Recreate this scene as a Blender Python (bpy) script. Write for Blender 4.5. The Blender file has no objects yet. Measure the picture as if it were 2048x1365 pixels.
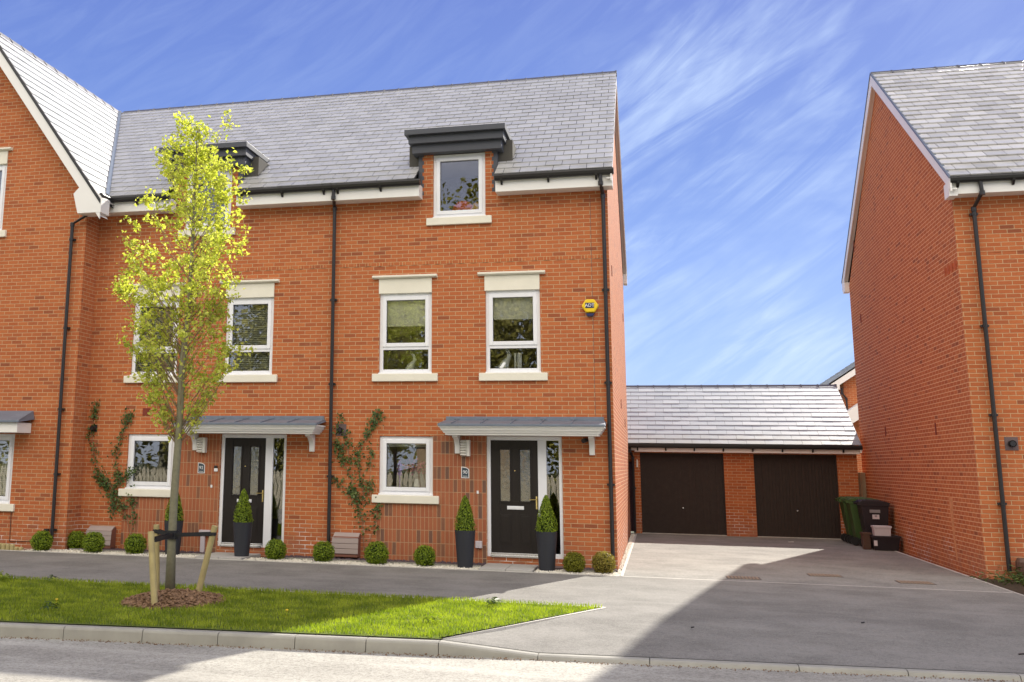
import bpy, bmesh, math, random
import numpy as np
from mathutils import Vector, Matrix
R = math.radians
random.seed(7); rng = np.random.default_rng(7)
SC = bpy.context.scene
COL = SC.collection

# ------------------------------------------------------------------ materials
def new_mat(name):
    m = bpy.data.materials.new(name); m.use_nodes = True
    nt = m.node_tree; nt.nodes.clear()
    out = nt.nodes.new('ShaderNodeOutputMaterial')
    b = nt.nodes.new('ShaderNodeBsdfPrincipled')
    nt.links.new(b.outputs[0], out.inputs[0])
    return m, nt, b, out

class N:
    """tiny node helper"""
    def __init__(s, nt): s.nt = nt
    def val(s, x, inp):
        if hasattr(x, 'is_linked') or isinstance(x, bpy.types.NodeSocket): s.nt.links.new(x, inp)
        else: inp.default_value = x
    def math(s, op, a, b=0.0, c=None):
        n = s.nt.nodes.new('ShaderNodeMath'); n.operation = op
        s.val(a, n.inputs[0]); s.val(b, n.inputs[1])
        if c is not None: s.val(c, n.inputs[2])
        return n.outputs[0]
    def mix(s, f, a, b, mode='MIX'):
        n = s.nt.nodes.new('ShaderNodeMix'); n.data_type = 'RGBA'; n.blend_type = mode
        s.val(f, n.inputs[0]); s.val(a, n.inputs[6]); s.val(b, n.inputs[7])
        return n.outputs[2]
    def noise(s, scale, detail=3, rough=.5, vec=None, dist=0):
        n = s.nt.nodes.new('ShaderNodeTexNoise'); n.inputs['Scale'].default_value = scale
        n.inputs['Detail'].default_value = detail; n.inputs['Roughness'].default_value = rough
        n.inputs['Distortion'].default_value = dist
        if vec is not None: s.nt.links.new(vec, n.inputs['Vector'])
        return n.outputs['Fac']
    def pos(s):
        return s.nt.nodes.new('ShaderNodeNewGeometry').outputs['Position']
    def ramp(s, f, pts, interp='LINEAR'):
        n = s.nt.nodes.new('ShaderNodeValToRGB'); n.color_ramp.interpolation = interp
        e = n.color_ramp.elements
        while len(e) < len(pts): e.new(.5)
        for k, (p, c) in enumerate(pts):
            e[k].position = p; e[k].color = (*c, 1) if len(c) == 3 else c
        s.nt.links.new(f, n.inputs[0]); return n.outputs[0]
    def bump(s, h, strength, dist, bsdf):
        n = s.nt.nodes.new('ShaderNodeBump'); n.inputs['Strength'].default_value = strength
        n.inputs['Distance'].default_value = dist
        s.nt.links.new(h, n.inputs['Height']); s.nt.links.new(n.outputs[0], bsdf.inputs['Normal'])
    def sep(s, v):
        n = s.nt.nodes.new('ShaderNodeSeparateXYZ'); s.nt.links.new(v, n.inputs[0]); return n.outputs
    def comb(s, x, y, z=0.0):
        n = s.nt.nodes.new('ShaderNodeCombineXYZ')
        s.val(x, n.inputs[0]); s.val(y, n.inputs[1]); s.val(z, n.inputs[2]); return n.outputs[0]
    def mapping(s, v, scale=(1, 1, 1), rot=(0, 0, 0), loc=(0, 0, 0)):
        n = s.nt.nodes.new('ShaderNodeMapping'); s.nt.links.new(v, n.inputs[0])
        n.inputs['Scale'].default_value = scale; n.inputs['Rotation'].default_value = rot
        n.inputs['Location'].default_value = loc; return n.outputs[0]
    def attr(s, name):
        n = s.nt.nodes.new('ShaderNodeAttribute'); n.attribute_name = name; return n.outputs['Fac']

def simple(name, col, rough=.6, spec=.5, metal=0, var=.12, vscale=6, bump=0, bscale=80):
    m, nt, b, o = new_mat(name); h = N(nt)
    c = (*col, 1)
    n = h.noise(vscale, 4, .6, h.pos())
    d = tuple(max(0, x * (1 - var)) for x in col) + (1,); l = tuple(min(1, x * (1 + var)) for x in col) + (1,)
    nt.links.new(h.mix(n, d, l), b.inputs['Base Color'])
    b.inputs['Roughness'].default_value = rough
    b.inputs['Specular IOR Level'].default_value = spec
    b.inputs['Metallic'].default_value = metal
    if bump: h.bump(h.noise(bscale, 3, .6, h.pos()), bump, .01, b)
    return m

def brick_mat(name, w=.225, hh=.075, offset=1.0, u0=-7.182, z0=.13, pal=None, mortar=(.56, .37, .21), m=.0052, stain=True):
    mt, nt, b, o = new_mat(name); h = N(nt)
    g = nt.nodes.new('ShaderNodeNewGeometry')
    x, y, z = h.sep(g.outputs['Position']); nx, ny, nz = h.sep(g.outputs['True Normal'])
    sel = h.math('GREATER_THAN', h.math('ABSOLUTE', nx), .6)
    u = h.math('ADD', h.math('MULTIPLY', x, h.math('SUBTRACT', 1.0, sel)), h.math('MULTIPLY', y, sel))
    zz = h.math('SUBTRACT', z, z0)
    row = h.math('FLOOR', h.math('DIVIDE', zz, hh))
    par = h.math('MODULO', h.math('ABSOLUTE', row), 2.0)
    uu = h.math('DIVIDE', h.math('ADD', h.math('SUBTRACT', u, u0), h.math('MULTIPLY', par, w / 2 * offset)), w)
    col = h.math('FLOOR', uu)
    fu = h.math('MULTIPLY', h.math('SUBTRACT', uu, col), w)
    fv = h.math('MULTIPLY', h.math('SUBTRACT', h.math('DIVIDE', zz, hh), row), hh)
    du = h.math('MINIMUM', fu, h.math('SUBTRACT', w, fu))
    dv = h.math('MINIMUM', fv, h.math('SUBTRACT', hh, fv))
    d = h.math('MINIMUM', du, dv)
    jit = h.math('MULTIPLY', h.math('SUBTRACT', h.noise(60, 2, .5, g.outputs['Position']), .5), .004)
    mr = nt.nodes.new('ShaderNodeMapRange'); mr.interpolation_type = 'SMOOTHSTEP'
    nt.links.new(h.math('ADD', d, jit), mr.inputs[0]); mr.inputs[1].default_value = m * .75; mr.inputs[2].default_value = m * 1.35
    brick = mr.outputs[0]
    wn = nt.nodes.new('ShaderNodeTexWhiteNoise'); wn.noise_dimensions = '2D'
    nt.links.new(h.comb(col, row), wn.inputs['Vector'])
    pal = pal or [(0, (.44, .122, .045)), (.3, (.48, .142, .052)), (.6, (.53, .168, .060)), (.85, (.47, .138, .052)), (.955, (.38, .110, .046)), (1, (.29, .09, .044))]
    bc = h.ramp(wn.outputs['Value'], pal)
    big = h.noise(.35, 3, .55, g.outputs['Position'])
    bc = h.mix(h.math('MULTIPLY', h.math('SUBTRACT', big, .35), .55), bc, (.56, .180, .060, 1))
    fine = h.noise(45, 4, .7, g.outputs['Position'])
    bc = h.mix(h.math('MULTIPLY', fine, .5), bc, h.mix(1.0, bc, (.62, .60, .62, 1), 'MULTIPLY'))
    mo = h.mix(h.noise(9, 3, .6, g.outputs['Position']), (*[c * .72 for c in mortar], 1), (*[min(1, c * 1.15) for c in mortar], 1))
    streak = h.noise(1.0, 5, .65, h.mapping(g.outputs['Position'], (3.5, 3.5, .28)))
    bc = h.mix(h.math('MULTIPLY', h.ramp(streak, [(.50, (0, 0, 0)), (.74, (1, 1, 1))]), .22), bc, h.mix(1.0, bc, (.66, .62, .62, 1), 'MULTIPLY'))
    salt = h.ramp(h.noise(1.7, 6, .72, g.outputs['Position']), [(.60, (0, 0, 0)), (.80, (1, 1, 1))])
    bc = h.mix(h.math('MULTIPLY', salt, .28), bc, (.62, .30, .17, 1))
    if stain:
        lz = nt.nodes.new('ShaderNodeMapRange'); nt.links.new(z, lz.inputs[0]); lz.inputs[1].default_value = .55; lz.inputs[2].default_value = .1
        mo = h.mix(h.math('MULTIPLY', lz.outputs[0], h.ramp(h.noise(1.3, 5, .7, g.outputs['Position']), [(.50, (0, 0, 0)), (.58, (1, 1, 1))])), mo, (.85, .80, .74, 1))
    c = h.mix(brick, mo, bc)
    if stain:
        low = nt.nodes.new('ShaderNodeMapRange'); nt.links.new(z, low.inputs[0])
        low.inputs[1].default_value = .42; low.inputs[2].default_value = -.05
        sn = h.math('MULTIPLY', low.outputs[0], h.ramp(h.noise(2.3, 4, .65, g.outputs['Position']), [(.38, (0, 0, 0)), (.62, (.8, .8, .8))]))
        c = h.mix(h.math('MULTIPLY', sn, .6), c, (.30, .16, .12, 1))
    nt.links.new(c, b.inputs['Base Color'])
    b.inputs['Roughness'].default_value = .88; b.inputs['Specular IOR Level'].default_value = .2
    hgt = h.math('ADD', brick, h.math('MULTIPLY', fine, .35))
    h.bump(hgt, .7, .006, b)
    return mt

def ground_mat(name, c1, c2, speck, spscale=140, rough=.9, amt=.5, vor=True, blot=1.2):
    m, nt, b, o = new_mat(name); h = N(nt); p = h.pos()
    n1 = h.noise(blot, 5, .62, p); n2 = h.noise(spscale, 2, .8, p); n3 = h.noise(spscale * .3, 4, .8, p)
    c = h.mix(h.ramp(n1, [(.38, (0, 0, 0)), (.62, (1, 1, 1))]), (*[q * .88 for q in c1], 1), (*c2, 1))
    c = h.mix(h.math('MULTIPLY', h.ramp(n2, [(.45, (0, 0, 0)), (.72, (1, 1, 1))]), amt), c, (*speck, 1))
    c = h.mix(h.math('MULTIPLY', h.ramp(n3, [(.46, (0, 0, 0)), (.66, (1, 1, 1))]), amt), c, h.mix(1.0, c, (.62, .62, .62, 1), 'MULTIPLY'))
    # faint tyre / water streaks running across
    st = h.noise(1.0, 4, .6, h.mapping(p, (.35, 3.2, 1)))
    c = h.mix(h.math('MULTIPLY', h.ramp(st, [(.52, (0, 0, 0)), (.75, (1, 1, 1))]), .35), c, (*[min(1, x * 1.35) for x in c2], 1))
    nt.links.new(c, b.inputs['Base Color']); b.inputs['Roughness'].default_value = rough
    b.inputs['Specular IOR Level'].default_value = .25
    h.bump(h.math('ADD', n2, n3), .35, .006, b)
    return m

def slate_mat(name, dark, light, rough=.5, spec=.5):
    m, nt, b, o = new_mat(name); h = N(nt); p = h.pos()
    t = h.attr('tone')
    c = h.mix(t, (*dark, 1), (*light, 1))
    n = h.noise(14, 5, .7, p)
    c = h.mix(h.math('MULTIPLY', n, .3), c, h.mix(1.0, c, (.7, .7, .72, 1), 'MULTIPLY'))
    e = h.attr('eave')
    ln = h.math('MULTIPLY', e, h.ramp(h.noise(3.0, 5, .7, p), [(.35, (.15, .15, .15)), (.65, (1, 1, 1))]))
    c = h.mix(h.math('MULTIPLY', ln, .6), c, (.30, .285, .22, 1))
    nt.links.new(c, b.inputs['Base Color'])
    nt.links.new(h.math('ADD', h.math('MULTIPLY', n, .2), rough - .1), b.inputs['Roughness'])
    b.inputs['Specular IOR Level'].default_value = spec
    h.bump(h.noise(55, 4, .65, p), .3, .004, b)
    return m

def leaf_mat(name, a, bb, trans=.45, tcol=None):
    m, nt, b, o = new_mat(name); h = N(nt)
    c = h.mix(h.attr('tone'), (*a, 1), (*bb, 1))
    nt.links.new(c, b.inputs['Base Color']); b.inputs['Roughness'].default_value = .5
    b.inputs['Specular IOR Level'].default_value = .35
    tr = nt.nodes.new('ShaderNodeBsdfTranslucent')
    nt.links.new(h.mix(1.0, c, (*(tcol or (1.3, 1.35, .5)), 1), 'MULTIPLY'), tr.inputs[0])
    mx = nt.nodes.new('ShaderNodeMixShader'); mx.inputs[0].default_value = trans
    nt.links.new(b.outputs[0], mx.inputs[1]); nt.links.new(tr.outputs[0], mx.inputs[2])
    nt.links.new(mx.outputs[0], o.inputs[0])
    return m

def glass_mat(name, refl=.1, tint=(.75, .8, .78), ripple=0, rough=0.0):
    m, nt, b, o = new_mat(name); h = N(nt); nt.nodes.remove(b)
    fr = nt.nodes.new('ShaderNodeFresnel'); fr.inputs[0].default_value = 1.5
    gl = nt.nodes.new('ShaderNodeBsdfGlossy'); gl.inputs['Roughness'].default_value = rough
    tr = nt.nodes.new('ShaderNodeBsdfTransparent'); tr.inputs[0].default_value = (*tint, 1)
    bp = nt.nodes.new('ShaderNodeBump'); bp.inputs['Strength'].default_value = .05 if not ripple else ripple
    bp.inputs['Distance'].default_value = .02
    nt.links.new(h.noise(2.2 if not ripple else 14, 1, .5, h.pos()), bp.inputs['Height'])
    nt.links.new(bp.outputs[0], gl.inputs['Normal'])
    mx = nt.nodes.new('ShaderNodeMixShader')
    nt.links.new(h.math('ADD', fr.outputs[0], refl), mx.inputs[0])
    nt.links.new(tr.outputs[0], mx.inputs[1]); nt.links.new(gl.outputs[0], mx.inputs[2])
    nt.links.new(mx.outputs[0], o.inputs[0])
    return m

M = {}
M['brick'] = brick_mat('red_brick')
M['brick_gable'] = brick_mat('red_brick_gable', u0=0.0, mortar=(.74, .44, .25), m=.0062)
M['stack'] = brick_mat('stack_bond_brick', w=.0745, hh=.225, offset=0, u0=-4.25, z0=.16,
    pal=[(0, (.35, .115, .058)), (.5, (.41, .145, .070)), (.8, (.37, .13, .065)), (.88, (.27, .12, .07)), (.95, (.20, .105, .07)), (1, (.17, .10, .075))], mortar=(.50, .31, .18), m=.0046, stain=False)
M['dentil'] = simple('dentil_brick', (.46, .12, .05), .9, .2, var=.3, vscale=9)
M['mortar_dull'] = simple('dull_mortar', (.58, .36, .18), .95, .1)
M['mortar'] = simple('buff_mortar', (.60, .40, .25), .95, .1)
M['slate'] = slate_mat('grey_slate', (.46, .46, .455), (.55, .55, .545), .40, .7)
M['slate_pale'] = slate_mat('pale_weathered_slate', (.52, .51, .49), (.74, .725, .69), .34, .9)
M['slate_garage'] = slate_mat('garage_slate', (.34, .385, .42), (.43, .47, .495), .55, .45)
M['felt'] = simple('roof_underlay', (.04, .04, .045), .9)
M['ridge'] = simple('ridge_tile', (.10, .10, .115), .6, .4, var=.25, vscale=4)
M['upvc'] = simple('white_upvc', (.80, .81, .84), .35, .5, var=.03)
M['white'] = simple('white_painted_board', (.80, .79, .76), .45, .4, var=.05, vscale=2)
M['stone'] = simple('cast_stone', (.77, .74, .63), .8, .3, var=.1, vscale=3, bump=.2)
M['black'] = simple('black_gutter_plastic', (.018, .017, .018), .35, .5, var=.2)
M['lead'] = simple('lead_sheet', (.16, .19, .24), .55, .5, metal=.2, var=.3, vscale=5, bump=.15, bscale=12)
M['darkgrey'] = simple('dark_grey_cladding', (.065, .07, .085), .5, .4, var=.1)
M['door'] = simple('dark_brown_door', (.013, .009, .008), .45, .4, var=.3, vscale=25, bump=.2, bscale=40)
M['garagedoor'] = simple('dark_brown_timber', (.034, .023, .018), .6, .3, var=.35, vscale=8)
M['chrome'] = simple('brushed_metal', (.7, .7, .72), .25, .5, metal=1, var=.05)
M['brass'] = simple('polished_brass', (.75, .6, .28), .25, .5, metal=1, var=.05)
M['glass'] = glass_mat('window_glass', .09, (.97, .98, .96))
M['obscure'] = glass_mat('rippled_glass', .16, (.6, .61, .52), .10, .10)
M['room'] = simple('room_plaster', (.45, .42, .36), .9, .1, var=.1)
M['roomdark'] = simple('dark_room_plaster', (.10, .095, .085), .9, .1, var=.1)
M['blind'] = simple('cream_roller_blind', (.86, .86, .74), .8, .2, var=.05)
M['slats'] = simple('grey_venetian_slats', (.62, .64, .56), .5, .4, var=.08)
M['asphalt'] = ground_mat('footway_asphalt', (.172, .166, .149), (.225, .217, .197), (.36, .345, .31), 80, amt=.65)
M['drive'] = ground_mat('driveway_asphalt', (.185, .180, .162), (.248, .241, .217), (.42, .40, .36), 75, amt=.75)
M['road'] = ground_mat('road_aggregate', (.385, .37, .325), (.48, .465, .41), (.15, .135, .11), 55, amt=.75, blot=.8)
M['concrete'] = simple('concrete_kerb', (.33, .32, .28), .85, .3, var=.28, vscale=3, bump=.3, bscale=150)
M['edging'] = simple('pale_concrete_edging', (.52, .50, .45), .85, .3, var=.2, vscale=5, bump=.3)
M['slab'] = simple('paving_slab', (.40, .385, .36), .85, .3, var=.12, vscale=2, bump=.3)
M['soil'] = simple('turf_soil', (.11, .14, .03), .95, .1, var=.4, vscale=10)
M['earth'] = simple('garden_soil', (.06, .045, .03), .95, .1, var=.4, vscale=10)
M['groundm'] = ground_mat('far_ground', (.06, .08, .03), (.09, .10, .05), (.12, .12, .08), 4, amt=.3)
M['gravel'] = simple('white_pebble', (.74, .70, .60), .8, .3, var=.15, vscale=30)
M['plumslate'] = simple('plum_slate_chipping', (.085, .06, .07), .75, .4, var=.4, vscale=30)
M['barkchip'] = simple('bark_chip', (.22, .135, .08), .9, .2, var=.75, vscale=26)
M['bark'] = simple('tree_bark', (.20, .19, .13), .9, .2, var=.35, vscale=20, bump=.5, bscale=40)
M['twig'] = simple('twig_bark', (.22, .15, .10), .9, .2, var=.3)
M['stake'] = simple('tanalised_stake', (.40, .33, .16), .8, .3, var=.3, vscale=7, bump=.3, bscale=30)
M['strap'] = simple('black_rubber_strap', (.02, .02, .022), .6, .3)
M['leaf'] = leaf_mat('young_tree_leaf', (.34, .41, .06), (.74, .74, .20), .55, (1.25, 1.3, .6))
M['box'] = leaf_mat('box_leaf', (.045, .095, .008), (.34, .44, .03), .35)
M['boxcore'] = simple('box_inner_twigs', (.02, .03, .008), .95, .1)
M['boxbronze'] = leaf_mat('bronzed_box_leaf', (.16, .11, .022), (.38, .33, .06), .3)
M['boxyellow'] = leaf_mat('yellow_box_leaf', (.10, .10, .010), (.30, .30, .025), .3)  # yellower leaf tones than the green box balls
M['climber'] = leaf_mat('climber_leaf', (.03, .065, .015), (.13, .18, .045), .2)
M['grass'] = leaf_mat('grass_blade', (.13, .19, .018), (.42, .47, .05), .45, (1.15, 1.35, .4))
M['treeline'] = leaf_mat('woodland_leaf', (.12, .12, .025), (.38, .34, .08), .3)
M['pot'] = simple('dark_planter', (.025, .027, .034), .6, .4, var=.15, vscale=30)
M['fence'] = simple('timber_fence', (.33, .24, .15), .85, .2, var=.25, vscale=5)
M['picket'] = simple('weathered_picket', (.50, .45, .34), .85, .2, var=.2, vscale=5)
M['gate'] = simple('dark_purple_gate', (.07, .035, .045), .6, .3)
M['meter'] = simple('meter_box_cover', (.33, .27, .25), .6, .3, var=.08)
M['metercase'] = simple('meter_box_case', (.20, .085, .06), .7, .3)
M['terracotta'] = simple('terracotta_vent', (.20, .045, .03), .8, .2)
M['ventgrey'] = simple('flue_plate', (.14, .10, .10), .7, .3)
M['bingreen'] = simple('green_bin_plastic', (.055, .105, .03), .45, .4, var=.1)
M['bindark'] = simple('dark_bin_plastic', (.022, .016, .02), .45, .4, var=.1)
M['binbrown'] = simple('brown_caddy_plastic', (.09, .045, .03), .5, .4)
M['lilac'] = simple('pale_plastic_tub', (.55, .50, .53), .5, .4, var=.04)
M['label'] = simple('white_sticker', (.62, .55, .58), .6, .3, var=.03)
M['labelgrey'] = simple('grey_sticker', (.25, .24, .25), .6, .3)
M['yellow'] = simple('yellow_alarm_plastic', (.80, .55, .01), .4, .5, var=.03)
M['navy'] = simple('navy_plastic', (.02, .025, .09), .45, .4)
M['paint'] = simple('white_sign_paint', (.85, .85, .85), .6, .3, var=.02)
M['slateplaque'] = simple('slate_plaque', (.04, .06, .08), .5, .4)
M['lamp'] = simple('white_wall_lamp', (.78, .76, .70), .4, .5, var=.05)
M['rust'] = simple('rusty_grating', (.27, .20, .14), .85, .3, var=.4, vscale=18)
M['drainframe'] = simple('drain_frame', (.12, .10, .085), .8, .3)
M['solar'] = simple('far_roof_tile', (.16, .17, .17), .35, .6, var=.2)
M['farroof'] = slate_mat('far_slate', (.2, .21, .2), (.3, .32, .3), .4, .6)
M['red'] = simple('red_toy', (.90, .10, .06), .6, .3)
M['orange'] = simple('yellow_toy', (.75, .42, .08), .6, .3)
M['china'] = simple('white_china', (.82, .84, .84), .3, .5, var=.02)
M['pink'] = simple('pink_petal', (.80, .28, .40), .7, .2, var=.3, vscale=40)
M['purple'] = simple('purple_card', (.34, .16, .70), .7, .2)
M['efflor'] = simple('lime_stain', (.56, .26, .13), .95, .1, var=.4, vscale=12)
M['litter'] = simple('scrap', (.6, .6, .58), .7, .3)
M['lampglow'] = None
def glow():
    m, nt, b, o = new_mat('lit_bulb'); b.inputs['Emission Color'].default_value = (1, .85, .55, 1)
    b.inputs['Emission Strength'].default_value = 6; return m
M['lampglow'] = glow()

# ------------------------------------------------------------------ object helpers
def tag(o, label=None, cat=None, group=None, kind=None):
    if label: o['label'] = label
    if cat: o['category'] = cat
    if group: o['group'] = group
    if kind: o['kind'] = kind
    return o
def thing(name, loc, label, cat, group=None, rz=0):
    o = bpy.data.objects.new(name, None); COL.objects.link(o)
    o.location = loc; o.rotation_euler = (0, 0, rz); o.empty_display_size = .2
    return tag(o, label, cat, group)
def root_loc(p):
    while p.parent: p = p.parent
    return Vector(p.location)

class MB:
    def __init__(s): s.v = []; s.f = []; s.mi = []; s.tone = []; s.eave = []
    def face(s, pts, mi=0, tone=0, eave=0):
        k = len(s.v); s.v += [tuple(p) for p in pts]; s.f.append(tuple(range(k, k + len(pts)))); s.mi.append(mi); s.tone.append(tone); s.eave.append(eave)
    def add(s, vs, fs, mi=0, tone=0):
        k = len(s.v); s.v += [tuple(p) for p in vs]
        for f in fs: s.f.append(tuple(i + k for i in f)); s.mi.append(mi); s.tone.append(tone); s.eave.append(0)
    def box(s, x0, x1, y0, y1, z0, z1, mi=0):
        x0, x1 = sorted((x0, x1)); y0, y1 = sorted((y0, y1)); z0, z1 = sorted((z0, z1))
        v = [(x, y, z) for z in (z0, z1) for y in (y0, y1) for x in (x0, x1)]
        s.add(v, [(0, 2, 3, 1), (4, 5, 7, 6), (0, 1, 5, 4), (2, 6, 7, 3), (0, 4, 6, 2), (1, 3, 7, 5)], mi)
    def obox(s, c, ax, ay, az, mi=0, tone=0):
        c = Vector(c); v = [c + sx * Vector(ax) + sy * Vector(ay) + sz * Vector(az) for sz in (-1, 1) for sy in (-1, 1) for sx in (-1, 1)]
        s.add(v, [(0, 2, 3, 1), (4, 5, 7, 6), (0, 1, 5, 4), (2, 6, 7, 3), (0, 4, 6, 2), (1, 3, 7, 5)], mi, tone)
    def prism(s, poly, axis, a, b, mi=0):
        """poly: 2D points; axis 'x': (y,z) extruded x=a..b ; 'y': (x,z) ; 'z': (x,y)"""
        def P(p, t): return (t, p[0], p[1]) if axis == 'x' else (p[0], t, p[1]) if axis == 'y' else (p[0], p[1], t)
        n = len(poly); A = [P(p, a) for p in poly]; B = [P(p, b) for p in poly]
        area = sum(poly[i][0] * poly[(i + 1) % n][1] - poly[(i + 1) % n][0] * poly[i][1] for i in range(n))
        flip = (area > 0) == (b > a)
        if axis == 'y': flip = not flip
        f = [tuple(range(n))[::(-1 if flip else 1)], tuple(range(n, 2 * n))[::(1 if flip else -1)]]
        for i in range(n):
            j = (i + 1) % n
            q = (i, j, n + j, n + i); f.append(q if flip else q[::-1])
        s.add(A + B, f, mi)
    def tube(s, path, r, n=10, mi=0, cap=True):
        path = [Vector(p) for p in path]; rs = r if isinstance(r, (list, tuple)) else [r] * len(path)
        base = len(s.v); up = Vector((0, 0, 1))
        prev = None
        for i, p in enumerate(path):
            t = (path[min(i + 1, len(path) - 1)] - path[max(i - 1, 0)]).normalized()
            if prev is None:
                a = t.orthogonal().normalized()
            else:
                a = (prev - prev.dot(t) * t).normalized()
            prev = a; b = t.cross(a)
            for k in range(n):
                th = 2 * math.pi * k / n
                s.v.append(tuple(p + rs[i] * (math.cos(th) * a + math.sin(th) * b)))
        for i in range(len(path) - 1):
            for k in range(n):
                q = (base + i * n + k, base + i * n + (k + 1) % n, base + (i + 1) * n + (k + 1) % n, base + (i + 1) * n + k)
                s.f.append(q); s.mi.append(mi); s.tone.append(0); s.eave.append(0)
        if cap:
            for q in (tuple(base + k for k in range(n))[::-1], tuple(base + (len(path) - 1) * n + k for k in range(n))):
                s.f.append(q); s.mi.append(mi); s.tone.append(0); s.eave.append(0)
    def lathe(s, prof, c, n=28, mi=0):
        base = len(s.v)
        for r, z in prof:
            for k in range(n):
                th = 2 * math.pi * k / n; s.v.append((c[0] + r * math.cos(th), c[1] + r * math.sin(th), c[2] + z))
        for i in range(len(prof) - 1):
            for k in range(n):
                s.f.append((base + i * n + k, base + i * n + (k + 1) % n, base + (i + 1) * n + (k + 1) % n, base + (i + 1) * n + k)); s.mi.append(mi); s.tone.append(0); s.eave.append(0)
    def build(s, name, mats, parent=None, smooth=False, bevel=0, tone=False):
        mats = mats if isinstance(mats, (list, tuple)) else [mats]
        off = root_loc(parent) if parent else Vector((0, 0, 0))
        me = bpy.data.meshes.new(name)
        me.from_pydata([(v[0] - off.x, v[1] - off.y, v[2] - off.z) for v in s.v], [], s.f)
        for m in mats: me.materials.append(m)
        if len(mats) > 1: me.polygons.foreach_set('material_index', s.mi)
        if tone:
            for nm, arr in (('tone', s.tone), ('eave', s.eave)):
                a = me.attributes.new(nm, 'FLOAT', 'FACE'); a.data.foreach_set('value', arr)
        if smooth: me.polygons.foreach_set('use_smooth', [True] * len(me.polygons))
        me.update()
        o = bpy.data.objects.new(name, me); COL.objects.link(o)
        if parent: o.parent = parent
        if bevel:
            b = o.modifiers.new('bevel', 'BEVEL'); b.width = bevel; b.segments = 2; b.limit_method = 'ANGLE'
        return o
def copy_tree(o, parent=None):
    c = o.copy(); COL.objects.link(c)
    if parent: c.parent = parent
    for ch in list(o.children): copy_tree(ch, c)
    return c

def npmesh(name, verts, faces, mat, parent=None, tone=None, off=None):
    """fast mesh of same-size polygons from numpy arrays"""
    off = np.array(root_loc(parent) if parent else (0, 0, 0)); verts = np.asarray(verts, dtype=np.float32) - off.astype(np.float32)
    me = bpy.data.meshes.new(name); nf, k = faces.shape
    me.vertices.add(len(verts)); me.vertices.foreach_set('co', verts.ravel())
    me.loops.add(nf * k); me.loops.foreach_set('vertex_index', faces.astype(np.int32).ravel())
    me.polygons.add(nf); me.polygons.foreach_set('loop_start', np.arange(0, nf * k, k, dtype=np.int32))
    me.update(calc_edges=True); me.materials.append(mat)
    if tone is not None:
        a = me.attributes.new('tone', 'FLOAT', 'FACE'); a.data.foreach_set('value', tone.astype(np.float32))
    o = bpy.data.objects.new(name, me); COL.objects.link(o)
    if parent: o.parent = parent
    return o

def leaves(centers, normals, size, aspect=.55, fold=.25):
    """leaf = rhombus folded along its length: 4 verts, 2 triangles"""
    n = len(centers)
    r = rng.normal(size=(n, 3)); t = np.cross(normals, r); t /= np.linalg.norm(t, axis=1, keepdims=True) + 1e-9
    b = np.cross(normals, t); b /= np.linalg.norm(b, axis=1, keepdims=True) + 1e-9
    sz = (size * rng.uniform(.65, 1.3, n))[:, None]
    nn = normals / (np.linalg.norm(normals, axis=1, keepdims=True) + 1e-9)
    v = np.stack([centers - t * sz * .5, centers + b * sz * aspect * .5 + nn * sz * fold * .4, centers + t * sz * .5, centers - b * sz * aspect * .5 + nn * sz * fold * .4], 1).reshape(-1, 3)
    k = np.arange(n)[:, None] * 4
    f = np.concatenate([k + [0, 1, 2], k + [0, 2, 3]], 1).reshape(-1, 3)
    return v, f

def text_mesh(name, txt, size, loc, rot, mat, parent, extrude=.001, align='CENTER'):
    cu = bpy.data.curves.new(name, 'FONT'); cu.body = txt; cu.size = size; cu.extrude = extrude
    cu.align_x = align; cu.align_y = 'CENTER'
    tmp = bpy.data.objects.new(name, cu); COL.objects.link(tmp)
    bpy.context.view_layer.update()
    me = bpy.data.meshes.new_from_object(tmp); bpy.data.objects.remove(tmp)
    me.materials.clear(); me.materials.append(mat)
    o = bpy.data.objects.new(name, me); COL.objects.link(o)
    me.transform(Matrix.Translation(Vector(loc) - root_loc(parent)) @ Matrix.Rotation(rot[2], 4, 'Z') @ Matrix.Rotation(rot[0], 4, 'X'))
    o.parent = parent
    return o

# ------------------------------------------------------------------ walls, roofs
def wall_y(mb, rects, holes, Y, depth=.12, back=.3):
    """brick wall in plane y=Y facing -y; rects (x0,x1,z0,z1); holes the same"""
    xs = sorted({round(v, 4) for r in rects + holes for v in r[:2]}); zs = sorted({round(v, 4) for r in rects + holes for v in r[2:]})
    inside = lambda x, z, L: any(a < x < b and c < z < d for a, b, c, d in L)
    for i in range(len(xs) - 1):
        for j in range(len(zs) - 1):
            cx, cz = (xs[i] + xs[i + 1]) / 2, (zs[j] + zs[j + 1]) / 2
            if inside(cx, cz, rects) and not inside(cx, cz, holes):
                mb.face([(xs[i], Y, zs[j]), (xs[i + 1], Y, zs[j]), (xs[i + 1], Y, zs[j + 1]), (xs[i], Y, zs[j + 1])])
    for a, b, c, d in holes:
        y2 = Y + depth
        mb.face([(a, Y, c), (a, Y, d), (a, y2, d), (a, y2, c)]); mb.face([(b, Y, c), (b, y2, c), (b, y2, d), (b, Y, d)])
        mb.face([(a, Y, c), (a, y2, c), (b, y2, c), (b, Y, c)]); mb.face([(a, Y, d), (b, Y, d), (b, y2, d), (a, y2, d)])

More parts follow.
